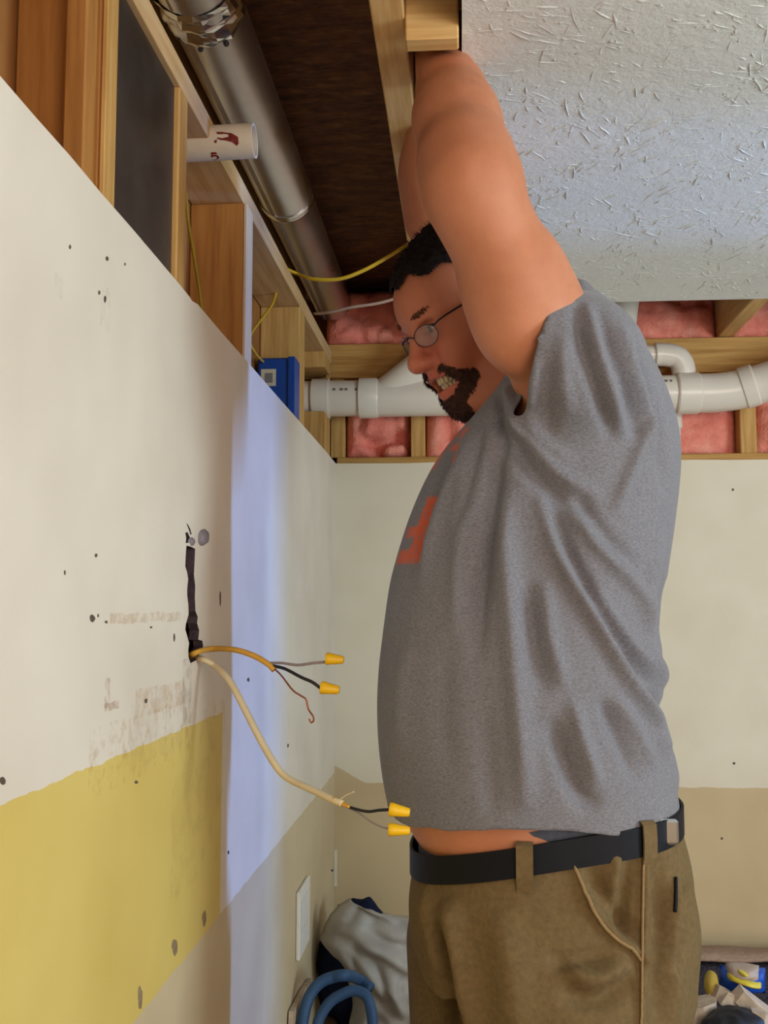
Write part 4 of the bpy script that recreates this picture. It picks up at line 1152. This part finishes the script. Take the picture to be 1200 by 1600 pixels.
# openings: hem, sleeves, neck
HEM = 1.068
qc = SV[SQ].mean(1); qn = SN[SQ].mean(1)
kill = qc[:, 2] < HEM+0.006*np.sin(qc[:, 0]*22)
dS = (qc-hc_)@hn; dR = (qc-hcR)@hnR
kill |= (np.abs(dS) < 0.012) & (qn@hn > 0.75) & (np.linalg.norm(qc-hc_, axis=1) < 0.16)
kill |= (np.abs(dR) < 0.012) & (qn@hnR > 0.75) & (np.linalg.norm(qc-hcR, axis=1) < 0.14)
# neck hole: an oblique disc around the neck axis
nax = (NT_-NB)/np.linalg.norm(NT_-NB); nC = T(PY(808, 560, MY))
dn = qc-nC; along = dn@nax; rad_ = np.linalg.norm(dn-along[:, None]*nax, axis=1)
kill |= (rad_ < 0.088) & (along > -0.06) & (qn@nax > 0.1)
SQ = drop_tags(SQ[~kill])
# folds: polylines in the picture plane turned into metres on the near side
px_, py_ = proj(SV)
disp = np.zeros(len(SV))
def fold(pts, amp, wd, ends=0.25):
    global disp
    P = np.array([[p.x, p.y] for p in [Vector((v.x, v.y)) for v in catmull([Vector((a, b, 0)) for a, b in pts], 6)]])
    best = np.full(len(SV), 1e9); tt = np.zeros(len(SV)); n = len(P)-1
    lo, hi = P.min(0)-wd*3, P.max(0)+wd*3
    m_ = (px_ > lo[0]) & (px_ < hi[0]) & (py_ > lo[1]) & (py_ < hi[1]); ii = np.where(m_)[0]
    X = np.stack([px_[ii], py_[ii]], 1); b = np.full(len(ii), 1e9); t_ = np.zeros(len(ii))
    for i in range(n):
        d = P[i+1]-P[i]; u = np.clip(((X-P[i])@d)/(d@d+1e-9), 0, 1); q = np.linalg.norm(X-P[i]-u[:, None]*d, axis=1)
        k_ = q < b; b[k_] = q[k_]; t_[k_] = (i+u[k_])/n
    taper = np.clip(np.minimum(t_, 1-t_)/ends, 0, 1)**0.7
    disp[ii] += amp*np.exp(-(b/wd)**2)*taper
mmr = 0.001
for a in [
    ([(772, 640), (773, 748), (766, 835), (752, 930), (745, 1040)], -9, 13),
    ([(780, 760), (788, 850), (796, 943), (804, 1052), (816, 1182), (820, 1270)], 8, 17),
    ([(740, 660), (728, 760), (716, 880), (708, 1000)], 3.5, 13),
    ([(842, 770), (872, 865), (928, 969), (976, 1056), (1019, 1117), (1037, 1170)], 9, 9),
    ([(855, 770), (890, 865), (945, 960), (995, 1040), (1025, 1090)], -7, 10),
    ([(880, 770), (928, 848), (993, 917), (1015, 975)], 6, 9),
    ([(900, 770), (945, 835), (1000, 890)], -4, 9),
    ([(925, 915), (941, 943), (985, 1008), (1028, 1060)], 7, 9),
    ([(800, 650), (835, 700), (880, 745), (940, 775)], 6, 10),
    ([(790, 660), (820, 720), (870, 775), (930, 800)], -6, 12),
    ([(815, 640), (850, 690), (900, 725)], 4, 9),
    ([(859, 1120), (880, 1180), (905, 1240), (940, 1260)], -8, 14),
    ([(892, 1090), (910, 1160), (935, 1230)], 6, 10),
    ([(935, 1090), (965, 1150), (998, 1225)], -6, 10),
    ([(955, 1080), (990, 1140), (1025, 1210)], 5, 9),
    ([(850, 900), (860, 1000), (885, 1080)], 5, 12),
    ([(820, 900), (832, 1000), (850, 1090)], -4, 14),
    ([(703, 680), (672, 730), (640, 800), (615, 900), (605, 1000)], 3.5, 9),
    ([(735, 683), (700, 760), (675, 830), (655, 920)], 4, 9),
    ([(720, 690), (688, 755), (660, 830), (642, 900)], -4, 8),
    ([(752, 650), (735, 740), (715, 830)], -5, 9),
    ([(640, 1000), (625, 1090), (630, 1180)], 3, 14),
    ([(700, 1000), (690, 1100), (700, 1220)], -2.5, 18),
    ([(760, 1100), (764, 1190), (770, 1280)], -3, 14),
    ([(899, 470), (912, 547), (935, 620), (955, 690)], -6, 9),
    ([(915, 470), (932, 540), (955, 610), (975, 690)], 5, 9),
    ([(933, 480), (955, 545), (980, 620), (1000, 700)], -5, 9),
    ([(965, 500), (990, 570), (1012, 640), (1030, 720)], 5, 9),
    ([(985, 530), (1010, 600), (1030, 680), (1040, 780)], -5, 8),
    ([(1020, 640), (1000, 700), (975, 760), (960, 800)], 5, 9),
    ([(880, 520), (880, 580), (890, 650)], 4, 12),
    ([(860, 560), (850, 620), (860, 680)], -4, 12),
    ([(840, 560), (835, 610), (825, 640)], 3, 10),
    ([(790, 600), (800, 640), (815, 690)], 5, 7),
    ([(778, 610), (780, 660), (790, 720)], -5, 7),
    ([(1035, 830), (1020, 900), (1012, 960), (1022, 1010)], 4, 9),
    ([(1040, 900), (1035, 960), (1030, 1010)], -4, 8),
    ([(1000, 1000), (1030, 1045), (1036, 1075)], 6, 8),
    ([(1010, 1085), (1030, 1100), (1045, 1130)], -7, 9),
    ([(1020, 1140), (1045, 1190), (1056, 1240)], 5, 10)]:
    fold(a[0], a[1]*mmr*2.2, a[2]*1.0)
side = np.clip(-SN[:, 1]*1.5+0.35, 0, 1)
far = np.clip(SN[:, 1], 0, 1)
fn = np.array([mnoise.noise(Vector((p[0]*9, p[1]*9, p[2]*3.2))) for p in SV])
SV = SV+SN*((disp*side*0.9+fn*0.004*(0.4+far))[:, None])
SV = smooth_rim(relax(SV, SQ, 2, 0.4), SQ, 24)
me, us = np_mesh('t_shirt', SV, SQ)
ca = me.color_attributes.new('print', 'FLOAT_COLOR', 'POINT')
pv = SV[us]; nv = SN[us]; qx, qy = proj(pv)
front = (pv[:, 0] < np.interp(pv[:, 2], [1.1, 1.45, 1.6], [-0.02, -0.0, 0.05]))
lat = pv[:, 1]-MY
z1, z0 = PY(690, 690, MY).z, PY(640, 745, MY).z; z3, z2 = PY(640, 790, MY).z, PY(640, 885, MY).z
def letters(lat, z, za, zb, pitch, ph):
    u = ((lat+ph)/pitch) % 1.0; v = (z-za)/(zb-za); i = np.floor((lat+ph)/pitch)
    inb = (v > 0) & (v < 1)
    bar = (u < 0.34); top_ = (v > 0.76) & (u < 0.8); mid = (v > 0.4) & (v < 0.58) & (u < 0.7); bot = (v < 0.22) & (u < 0.8); rt = (u > 0.5) & (u < 0.8)
    kk = (i % 3)
    g_ = bar | (top_ & (kk != 2)) | (mid & (kk != 1)) | (bot & (kk != 0)) | (rt & (kk == 1))
    return inb & g_
pr = letters(lat, pv[:, 2], z0, z1, 0.055, 0.3) & (np.abs(lat) < 0.12) | letters(lat, pv[:, 2], z2, z3, 0.085, 0.3) & (np.abs(lat) < 0.125)
colr = np.zeros((len(pv), 4), np.float32); colr[:, 3] = 1; colr[:, 0] = pr & (nv[:, 0] < -0.25)
ca.data.foreach_set('color', colr.ravel())
SH = link('t_shirt', me, M['shirt'], PB, True); SH['label'] = 'loose heather grey t-shirt with orange lettering across the chest'
md = SH.modifiers.new('thickness', 'SOLIDIFY'); md.thickness = 0.0022; md.offset = -1

# ---- trousers
pel = rows_at([(1215, 668, 1048, 0.186), (1262, 668, 1052, 0.188), (1300, 664, 1062, 0.190), (1340, 648, 1074, 0.194), (1385, 638, 1076, 0.198), (1430, 638, 1076, 0.198), (1470, 644, 1066, 0.196), (1510, 660, 1052, 0.192)])
tr = Field((-0.24, 1.02, 0.03), (0.42, 1.82, 1.12), 0.0045)
tr.loft(pel, 0.03, pw=2.4)
def leg(cx_t, cy_t, cx_k, cy_k, cx_f, cy_f, r0, r1, r2):
    tr.cone((cx_t, cy_t, 0.86), (cx_k, cy_k, 0.48), r0, r1, 0.035)
    tr.cone((cx_k, cy_k, 0.48), (cx_f, cy_f, 0.12), r1, r2, 0.03)
nl = PY(890, 1480, 1.33)
leg(0.118, 1.325, 0.115, 1.30, 0.13, 1.28, 0.128, 0.098, 0.088)
leg(0.030, 1.525, 0.025, 1.54, 0.04, 1.56, 0.116, 0.096, 0.088)
tr.cone((0.19, 1.38, 0.90), (0.175, 1.35, 0.70), 0.088, 0.078, 0.04)
tr.cone((0.19, 1.49, 0.90), (0.165, 1.51, 0.72), 0.088, 0.078, 0.04)
TV, TQ = tr.surface(2); TN = normals(TV, TQ)
BF, BB = PY(657, 1345, 1.38), PY(1052, 1268, MY)
def belt_z(x): return BF.z+(BB.z-BF.z)*(x-BF.x)/(BB.x-BF.x)+0.014*np.clip(1-((x-0.10)/0.18)**2, 0, 1)
qc = TV[TQ].mean(1); TQ = TQ[(qc[:, 2] < belt_z(qc[:, 0])+0.017) & (qc[:, 2] > 0.09)]
px_, py_ = proj(TV); SVold = SV; SV = TV; disp = np.zeros(len(TV))
for a in [([(893, 1345), (935, 1430), (985, 1480), (1012, 1510)], 4, 6), ([(915, 1345), (955, 1420), (995, 1462)], -4, 12),
          ([(1008, 1310), (1006, 1400), (1003, 1500), (998, 1640)], 4, 5), ([(985, 1330), (975, 1420), (980, 1470)], -5, 9), ([(965, 1330), (955, 1400)], 4, 9),
          ([(1030, 1330), (1035, 1450), (1030, 1640)], -6, 12), ([(1056, 1370), (1050, 1450), (1052, 1620)], 5, 9),
          ([(880, 1510), (930, 1530), (985, 1500)], 5, 12), ([(870, 1545), (930, 1565), (990, 1530)], -5, 14), ([(850, 1500), (900, 1500), (960, 1485)], -4, 12),
          ([(680, 1440), (700, 1520), (722, 1640)], -9, 12), ([(700, 1400), (715, 1480), (745, 1640)], 6, 14),
          ([(663, 1380), (672, 1450), (690, 1530)], 4, 9), ([(780, 1420), (800, 1520), (810, 1640)], 4, 26), ([(1075, 1380), (1070, 1450), (1050, 1530)], -5, 9)]:
    fold(a[0], a[1]*mmr*2.7, a[2]*1.05)
side = np.clip(-TN[:, 1]*1.5+0.35, 0, 1)
fn = np.array([mnoise.noise(Vector((p[0]*8, p[1]*8, p[2]*4))) for p in TV])
TV = TV+TN*((disp*side+fn*0.003)[:, None]); SV = SVold
TV = smooth_rim(relax(TV, TQ, 2, 0.4), TQ, 16)
me, us = np_mesh('trousers', TV, TQ)
TR = link('trousers', me, M['trouser'], PB, True); TR['label'] = 'brown canvas work trousers'
md = TR.modifiers.new('thickness', 'SOLIDIFY'); md.thickness = 0.0025; md.offset = -1
tbv = BVHTree.FromPolygons([tuple(v) for v in TV], [tuple(int(i) for i in q) for q in TQ])
def hit(px, py, bv=None, lift=0.001):
    d = ray(px, py).normalized(); h = (bv or tbv).ray_cast(CAM, d)
    if h[0] is None: return None
    n = h[1]; n = n if n.dot(d) < 0 else -n
    return h[0]+n*lift
def surf_tube(name, pts, r, mat, parent, flat=1.0):
    P = [hit(*p) for p in [(v.x, v.y) for v in catmull([Vector((a, b, 0)) for a, b in pts], 6)]]
    P = [p for p in P if p is not None]
    if len(P) > 3: return tube(name, P, r, mat, parent, 6, flat, curve=False)
surf_tube('pocket_seam', [(897, 1352), (915, 1395), (937, 1437), (962, 1465), (987, 1482), (1003, 1500)], 0.0022, M['seam'], TR)
surf_tube('side_seam', [(1006, 1325), (1005, 1400), (1004, 1480), (1003, 1560), (1000, 1630)], 0.0016, M['seam'], TR)
surf_tube('rear_pocket_edge', [(1055, 1372), (1056, 1400), (1055, 1425)], 0.0022, M['belt'], TR)

# belt: band swept round the waist, outside the trouser top
def ring_at(zf, off, n=72):
    out = []
    for i in range(n):
        a = 2*math.pi*i/n; d = Vector((math.cos(a), math.sin(a), 0))
        c = Vector((0.108, MY, 0)); z0_ = None
        # walk in from outside at the belt height of that side
        x_guess = c.x+d.x*0.2; z = belt_z(x_guess)+zf
        h = tbv.ray_cast(Vector((c.x, c.y, z))+d*0.6, -d)
        r = (h[0]-Vector((c.x, c.y, z))).length if h[0] is not None else None
        out.append((d, z, r))
    rs = [r for _, _, r in out]; mean = sum(r for r in rs if r)/max(1, sum(1 for r in rs if r)); rs = [r or mean for r in rs]
    rs = [(rs[i-1]+rs[i]+rs[(i+1) % n])/3 for i in range(n)]
    return [Vector((0.108, MY, z))+d*(r+off) for (d, z, _), r in zip(out, rs)]
def band(name, z0_, z1_, off, th, mat, parent):
    n = 72
    mid = ring_at((min(z0_, 0.006)+min(z1_, 0.006))/2-0.004, 0)
    rings = []
    for z_, o_ in ((z0_, off), (z1_, off), (z1_, off+th), (z0_, off+th)):
        rr_ = []
        for p in mid:
            d = Vector((p.x-0.108, p.y-MY, 0)).normalized()
            rr_.append(Vector((p.x, p.y, belt_z(p.x)+z_))+d*o_)
        rings.append(rr_)
    V = [p for r_ in rings for p in r_]; Fb = []
    for a in range(4):
        b = (a+1) % 4
        for i in range(n):
            j = (i+1) % n; Fb.append((a*n+i, a*n+j, b*n+j, b*n+i))
    me = mesh(name, V, Fb); o = link(name, me, mat, parent, True); me.set_sharp_from_angle(angle=math.radians(40)); return o
BT = band('belt', -0.0165, 0.0165, 0.001, 0.0035, M['belt'], PB); BT['label'] = 'dark leather belt sagging under the belly'
band('underwear_waistband', 0.010, 0.030, -0.006, 0.0025, M['waistband'], PB)
_bv = [BT.matrix_basis.translation+PB.location+v.co for v in BT.data.vertices]
bbv = BVHTree.FromPolygons([tuple(v) for v in TV]+[tuple(v) for v in _bv], [tuple(int(i) for i in q) for q in TQ]+[tuple(len(TV)+i for i in p_.vertices) for p_ in BT.data.polygons])
def loop(px, py, wd=0.0095):
    d = ray(px, py).normalized(); h = bbv.ray_cast(CAM, d)
    if h[0] is None: return
    n = Vector((h[1].x, h[1].y, 0)).normalized(); n = n if n.dot(d) < 0 else -n
    t = Vector((-n.y, n.x, 0)); zb = belt_z(h[0].x); V = []; o0 = Vector((h[0].x, h[0].y, 0))
    prof = [(-0.034, -0.002), (-0.022, 0.0010), (-0.018, 0.0025), (0.0, 0.0032), (0.018, 0.0022), (0.022, -0.003)]
    for lay in (0, 1):
        for z, off in prof:
            for sx in (-1, 1): V.append(o0+t*(wd*sx)+n*(off+0.0022*lay)+Vector((0, 0, zb+z)))
    m_ = len(prof)*2; Fl = []
    for i in range(len(prof)-1):
        a = 2*i; Fl += [(a, a+2, a+3, a+1), (m_+a, m_+a+1, m_+a+3, m_+a+2), (a, m_+a, m_+a+2, a+2), (a+1, a+3, m_+a+3, m_+a+1)]
    Fl += [(0, 1, m_+1, m_), (m_-2, 2*m_-2, 2*m_-1, m_-1)]
    link('belt_loop', mesh('belt_loop', V, Fl), M['trouser'], TR)
loop(820, 1341); loop(1012, 1296)
pc = hit(1040, 1285) or PY(1040, 1270, 1.38)
box('belt_clip', (pc.x-0.012, pc.y-0.012, belt_z(pc.x)-0.012), (pc.x+0.012, pc.y-0.003, belt_z(pc.x)+0.017), M['clip'], BT, 0.003)
# boots (below the frame) carry him on the floor
for cx, cy, rz in ((0.13, 1.28, 0.25), (0.05, 1.56, -0.1)):
    V, Fc = [], []; n = 20
    prof = [(0, 0.150, 0.052, 0.0), (0.012, 0.155, 0.055, 0.0), (0.03, 0.152, 0.053, 0.0), (0.06, 0.140, 0.048, 0.012), (0.085, 0.105, 0.047, 0.045), (0.11, 0.068, 0.048, 0.078), (0.16, 0.062, 0.05, 0.082), (0.2, 0.06, 0.05, 0.082)]
    for z, a, b, sx in prof:
        for j in range(n):
            t = 2*math.pi*j/n; lx, ly = sx-0.082+a*math.cos(t), b*math.sin(t)*(1.0 if math.cos(t) > 0 else 1.08)
            V.append((cx+lx*math.cos(rz)-ly*math.sin(rz), cy+lx*math.sin(rz)+ly*math.cos(rz), z))
    for i in range(len(prof)-1):
        for j in range(n): Fc.append((i*n+j, i*n+(j+1) % n, (i+1)*n+(j+1) % n, (i+1)*n+j))
    Fc += [tuple(range(n))[::-1], tuple(range((len(prof)-1)*n, len(prof)*n))]
    link('boot', mesh('boot', V, Fc), M['boot'], PB, True)


# ================================================================== CLUTTER
M['card'] = simple('cardboard', (150, 118, 80), 0.9, var=0.12, scale=40)
M['navy'] = simple('navy_cloth', (26, 32, 56), 0.9, var=0.25, scale=60, bump=0.4, spec=0.1)
M['hose'] = simple('dull_blue_hose', (48, 80, 116), 0.6, var=0.12)
M['teal'] = simple('teal_blue_cloth', (48, 92, 124), 0.85, var=0.2, scale=50, bump=0.4)
M['carpet'] = simple('dark_grey_carpet', (70, 66, 74), 1.0, var=0.5, scale=160, bump=1.0, bd=0.006, spec=0.02)
M['backing'] = simple('carpet_backing', (158, 132, 116), 0.95, var=0.2, scale=90, bump=0.5)
M['pk_blue'] = simple('blue_packet', (26, 74, 170), 0.35, var=0.15, scale=20)
M['pk_yellow'] = simple('yellow_packet', (206, 186, 60), 0.4, var=0.1)
M['pk_grey'] = simple('tan_packet_top', (168, 150, 136), 0.5, var=0.15, scale=30)
M['plaster'] = simple('plaster_scrap', (184, 164, 142), 0.95, var=0.2, scale=60, bump=0.6)
M['black_bag'] = simple('black_plastic', (24, 22, 26), 0.6, var=0.3, scale=25, bump=0.4, bd=0.004)
M['ochre'] = simple('ochre_scrap', (176, 150, 62), 0.8, var=0.15)
k = NT('pale_plastic_film'); v = k.obj(); f = k.noise(v, 16, 3)
k.col(k.ramp(f, [(0.3, lin((158, 152, 146))), (0.7, lin((190, 184, 174)))])); k.set(Roughness=0.5, Specular_IOR_Level=0.3, Transmission_Weight=0.12); k.bump(f, 0.3, 0.006); M['film'] = k.m

def lump(name, c, r, mat, parent=None, amp=0.12, freq=9.0, seed=0, n=26, flat_z=None, crease=0.0):
    V, Fc = [], []
    for i in range(n+1):
        for j in range(n*2):
            th = math.pi*i/n; ph = math.pi*j/n
            d = Vector((math.sin(th)*math.cos(ph), math.sin(th)*math.sin(ph), math.cos(th)))
            q = Vector((d.x*r[0]*freq+seed, d.y*r[1]*freq, d.z*r[2]*freq+seed*2))
            s = 1+amp*mnoise.noise(q)+amp*0.5*mnoise.noise(q*2.3)-crease*abs(mnoise.noise(q*1.5+Vector((5, 5, 5))))
            p = Vector((c[0]+d.x*r[0]*s, c[1]+d.y*r[1]*s, c[2]+d.z*r[2]*s))
            if flat_z is not None: p.z = max(p.z, flat_z)
            V.append(p)
    m2 = n*2
    for i in range(n):
        for j in range(m2): Fc.append((i*m2+j, (i+1)*m2+j, (i+1)*m2+(j+1) % m2, i*m2+(j+1) % m2))
    me = mesh(name, V, Fc); bm = bmesh.new(); bm.from_mesh(me); bmesh.ops.remove_doubles(bm, verts=bm.verts, dist=0.0004)
    bmesh.ops.recalc_face_normals(bm, faces=bm.faces); bm.to_mesh(me); bm.free()
    return link(name, me, mat, parent, True)

def carton(name, lo, hi, label):
    o = tag(empty(name, ((lo[0]+hi[0])/2, (lo[1]+hi[1])/2, lo[2])), label, 'box')
    box('carton_body', lo, hi, M['card'], o, 0.003)
    t = 0.003
    box('flap', (lo[0]+0.002, lo[1]+0.002, hi[2]+0.0002), (hi[0]-0.002, (lo[1]+hi[1])/2-0.002, hi[2]+t), M['card'], o, 0)
    box('flap', (lo[0]+0.002, (lo[1]+hi[1])/2+0.002, hi[2]+0.0002), (hi[0]-0.002, hi[1]-0.002, hi[2]+t), M['card'], o, 0)
    return o
# ---- corner at the left
BZ = 0.385
carton('cardboard_box', (WX+0.011, 2.0, 0.0), (0.06, 2.70, BZ), 'brown cardboard box in the far left corner under the plastic bag')
BZ += 0.0035
cx = PY(570, 1500, 2.45)
nv = tag(lump('navy_bundle', (PY(562, 1490, 2.48).x, 2.50, 0.50), (0.105, 0.085, 0.145), M['navy'], None, 0.18, 16, 3, flat_z=BZ), 'dark navy cloth bundle stuffed behind the pale plastic bag', 'cloth')
# pale bag: crumpled sheet wrapped round the front of the bundle
V, Fc = [], []; n1, n2 = 40, 34
outl = [(1600, 545, 690), (1570, 552, 690), (1540, 548, 690), (1518, 540, 690), (1495, 522, 690), (1468, 498, 690), (1450, 505, 690), (1430, 515, 688), (1415, 530, 680), (1408, 545, 640)]
for i in range(n1+1):
    t = i/n1; q = t*(len(outl)-1); a = min(int(q), len(outl)-2); w_ = q-a
    y = outl[a][0]*(1-w_)+outl[a+1][0]*w_; xl = outl[a][1]*(1-w_)+outl[a+1][1]*w_; xr = outl[a][2]*(1-w_)+outl[a+1][2]*w_
    for j in range(n2+1):
        u = j/n2
        bulge = math.sin(math.pi*u)**0.6*(0.06+0.03*math.sin(math.pi*t))
        p = PY(xl+(xr-xl)*u, y+26*(u**1.4)*(t**2), 2.40)
        cr = mnoise.noise(Vector((u*5+t*3, t*6, 2)))*0.018-abs(mnoise.noise(Vector((u*4-t*2, t*5+u*3, 9))))*0.03
        V.append(Vector((p.x, 2.40-bulge+cr+0.03*t, max(p.z, BZ))))
for i in range(n1):
    for j in range(n2): a = i*(n2+1)+j; Fc.append((a, a+1, a+n2+2, a+n2+1))
pb = link('plastic_bag', mesh('plastic_bag', V, Fc), M['film'], None, True)
md = pb.modifiers.new('thickness', 'SOLIDIFY'); md.thickness = 0.0015
tag(pb, 'pale crumpled plastic bag heaped in the corner behind the man\'s legs', 'bag')
tag(lump('teal_cloth', (PY(548, 1600, 2.22).x, 2.20, 0.42), (0.055, 0.045, 0.046), M['teal'], None, 0.15, 20, 8, flat_z=BZ), 'teal blue cloth lump circled by the blue hose', 'cloth')
hp = [(470, 1640), (474, 1590), (484, 1556), (500, 1536), (520, 1527), (541, 1524), (560, 1530), (580, 1545)]
h2 = [(492, 1640), (497, 1598), (512, 1570), (530, 1556), (552, 1548), (572, 1556), (580, 1580), (584, 1620)]
ho = tag(empty('blue_hose', PY(500, 1600, 2.22)), 'dull blue hose looped in front of the pale plastic bag', 'hose')
tube('hose_loop', [PY(a, b, 2.16-0.0006*(b-1500)+(0.09 if a > 550 and b < 1560 else 0)) for a, b in hp], 0.0115, M['hose'], ho, 12)
tube('hose_loop', [PY(a, b, 2.12-0.0004*(b-1540)) for a, b in h2], 0.0105, M['hose'], ho, 12)
bm = bmesh.new()
pp = [PX(446, 1600, WX+0.004), PX(452, 1580, WX+0.004), PX(470, 1545, WX+0.004), PX(482, 1528, WX+0.004), PX(486, 1600, WX+0.03)]
V = [Vector((WX+0.003, p.y, p.z)) for p in pp]; V[0].z = BZ; V[-1].z = BZ
V2 = [p+Vector((0.010, 0.0, 0)) for p in V]; n = len(V)
tag(link('drywall_offcut', mesh('offcut', V+V2, [tuple(range(n)), tuple(range(n, 2*n))[::-1]]+[(i, n+i, n+(i+1) % n, (i+1) % n) for i in range(n)]), M['plaster']), 'tan drywall offcut leaning on the left wall beside the blue hose', 'drywall scrap')

# ---- pile at the right
cr_ = tag(empty('carpet_roll', (0.9, 2.53, 0)), 'dark grey rolled carpet lying along the back wall behind the man', 'carpet')
V, Fc = [], []; n1, n2 = 90, 60; R0 = 0.262
for i in range(n1+1):
    x = 0.12+1.5*i/n1
    for j in range(n2):
        a = 2*math.pi*j/n2; r = R0+0.008*mnoise.noise(Vector((x*9, math.cos(a)*3, math.sin(a)*3)))+0.005*mnoise.noise(Vector((x*40, math.cos(a)*14, math.sin(a)*14)))
        V.append((x, 2.53+r*math.cos(a), max(0.0, 0.262+r*math.sin(a))))
for i in range(n1):
    for j in range(n2): a = i*n2+j; b = i*n2+(j+1) % n2; Fc.append((a, b, b+n2, a+n2))
Fc += [tuple(range(n2))[::-1], tuple(range(n1*n2, (n1+1)*n2))]
link('pile', mesh('pile', V, Fc), M['carpet'], cr_, True)
V, Fc = [], []
for i in range(61):
    x = 0.14+1.45*i/60
    for j in range(7):
        a = math.radians(97-12*j); r = R0+0.010+0.006*mnoise.noise(Vector((x*8, j*0.6, 1)))
        V.append((x, min(DB-0.004, 2.53+r*math.cos(a)+0.01), 0.262+r*math.sin(a)+(0.012 if j > 2 else 0)))
for i in range(60):
    for j in range(6): a = i*7+j; Fc.append((a, a+1, a+8, a+7))
fl_ = link('backing_flap', mesh('flap', V, Fc), M['backing'], cr_, True)
md = fl_.modifiers.new('thickness', 'SOLIDIFY'); md.thickness = 0.006
carton('cardboard_box', (0.30, 1.86, 0.0), (0.98, 2.25, 0.475), 'brown cardboard box behind the man holding plaster rubble and a blue packet')
RZ = 0.4785
pk = tag(empty('snack_packet', PY(1152, 1545, 2.1)), 'blue and yellow packet lying on the rubble pile', 'packet')
c0, c1 = PY(1124, 1535, 2.1), PY(1192, 1540, 2.1)
def pouch(name, px0, px1, py0, py1, y0, dy, mat, parent, skew=0.0, seed=0):
    V, Fc = [], []; n = 10
    for s_ in (0, 1):
        for i in range(n+1):
            for j in range(n+1):
                u, v = i/n, j/n
                p = PY(px0+(px1-px0)*u, py0+(py1-py0)*v+skew*u, y0)
                b = (math.sin(math.pi*u)*math.sin(math.pi*v))**0.45*dy*(1+0.25*mnoise.noise(Vector((u*4+seed, v*4, seed))))
                V.append((p.x, p.y+(b if s_ else -b), p.z))
    m_ = (n+1)**2
    for s_ in (0, 1):
        for i in range(n):
            for j in range(n):
                a = s_*m_+i*(n+1)+j; f_ = (a, a+1, a+n+2, a+n+1); Fc.append(f_ if s_ else f_[::-1])
    me = mesh(name, V, Fc); bm = bmesh.new(); bm.from_mesh(me); bmesh.ops.remove_doubles(bm, verts=bm.verts, dist=0.0002); bmesh.ops.recalc_face_normals(bm, faces=bm.faces); bm.to_mesh(me); bm.free()
    return link(name, me, mat, parent, True)
pouch('packet_body', 1124, 1196, 1508, 1548, 2.10, 0.030, M['pk_blue'], pk, 4, 1)
pouch('packet_top', 1134, 1186, 1504, 1528, 2.092, 0.030, M['pk_grey'], pk, 4, 2)
pouch('packet_stripe', 1136, 1190, 1518, 1530, 2.082, 0.026, M['pk_yellow'], pk, 16, 3)
pouch('packet_stripe', 1150, 1168, 1510, 1518, 2.082, 0.026, M['pk_yellow'], pk, 6, 5)
tag(lump('ochre_foam', PY(1111, 1537, 2.08), (0.013, 0.016, 0.024), M['ochre'], None, 0.12, 40, 6, n=12), 'upright ochre scrap left of the blue packet', 'scrap')
def shard(name, px, py, y, w_, d_, h_, rz, tilt, mat, label, cat, seed):
    r = random.Random(seed); bm = bmesh.new(); n = 8; lo_, hi_ = [], []
    c = PY(px, py, y)
    R_ = Matrix.Rotation(rz, 3, 'Z') @ Matrix.Rotation(tilt, 3, 'Y')
    V = []
    for z in (-0.5, 0.5):
        for j in range(n):
            a = 2*math.pi*j/n; q = r.uniform(0.7, 1.1)
            V.append(c+R_ @ Vector((w_/2*math.cos(a)*q, d_/2*math.sin(a)*q, h_*z*r.uniform(0.7, 1.2))))
    Fc = [tuple(range(n))[::-1], tuple(range(n, 2*n))]+[(j, (j+1) % n, n+(j+1) % n, n+j) for j in range(n)]
    bm.free()
    return tag(link(name, mesh(name, V, Fc), mat), label, cat, 'rubble on the box')
shard('plaster_chunk', 1140, 1562, 2.06, 0.075, 0.06, 0.030, 0.3, 0.5, M['plaster'], 'pale plaster chunk just below the blue packet', 'plaster', 1)
shard('plaster_chunk', 1178, 1572, 2.04, 0.095, 0.05, 0.030, -0.2, 0.6, M['plaster'], 'long tilted plaster chunk at the right picture edge under the packet', 'plaster', 2)
shard('plaster_chunk', 1092, 1580, 2.03, 0.075, 0.07, 0.034, 0.1, -0.15, M['plaster'], 'broad plaster chunk right beside the trouser leg', 'plaster', 3)
shard('plaster_chunk', 1196, 1596, 2.00, 0.07, 0.05, 0.03, 0.6, 0.3, M['plaster'], 'plaster chunk in the bottom right corner of the picture', 'plaster', 4)
shard('plaster_chunk', 1110, 1566, 2.07, 0.03, 0.02, 0.02, 0.6, 0.9, M['plaster'], 'tiny pale plaster splinter between trouser leg and packet', 'plaster', 5)
tag(lump('black_bag', (PY(1140, 1606, 1.98).x, 1.98, PY(1140, 1600, 1.98).z-0.005), (0.052, 0.05, 0.032), M['black_bag'], None, 0.25, 26, 9), 'crumpled black plastic at the bottom edge below the plaster chunks', 'plastic')
tag(lump('rubble_heap', (0.66, 2.07, RZ+0.010), (0.31, 0.17, 0.058), M['carpet'], None, 0.35, 16, 12, n=30, flat_z=RZ), 'dark dusty rubble heap on the box behind the man', 'rubble')
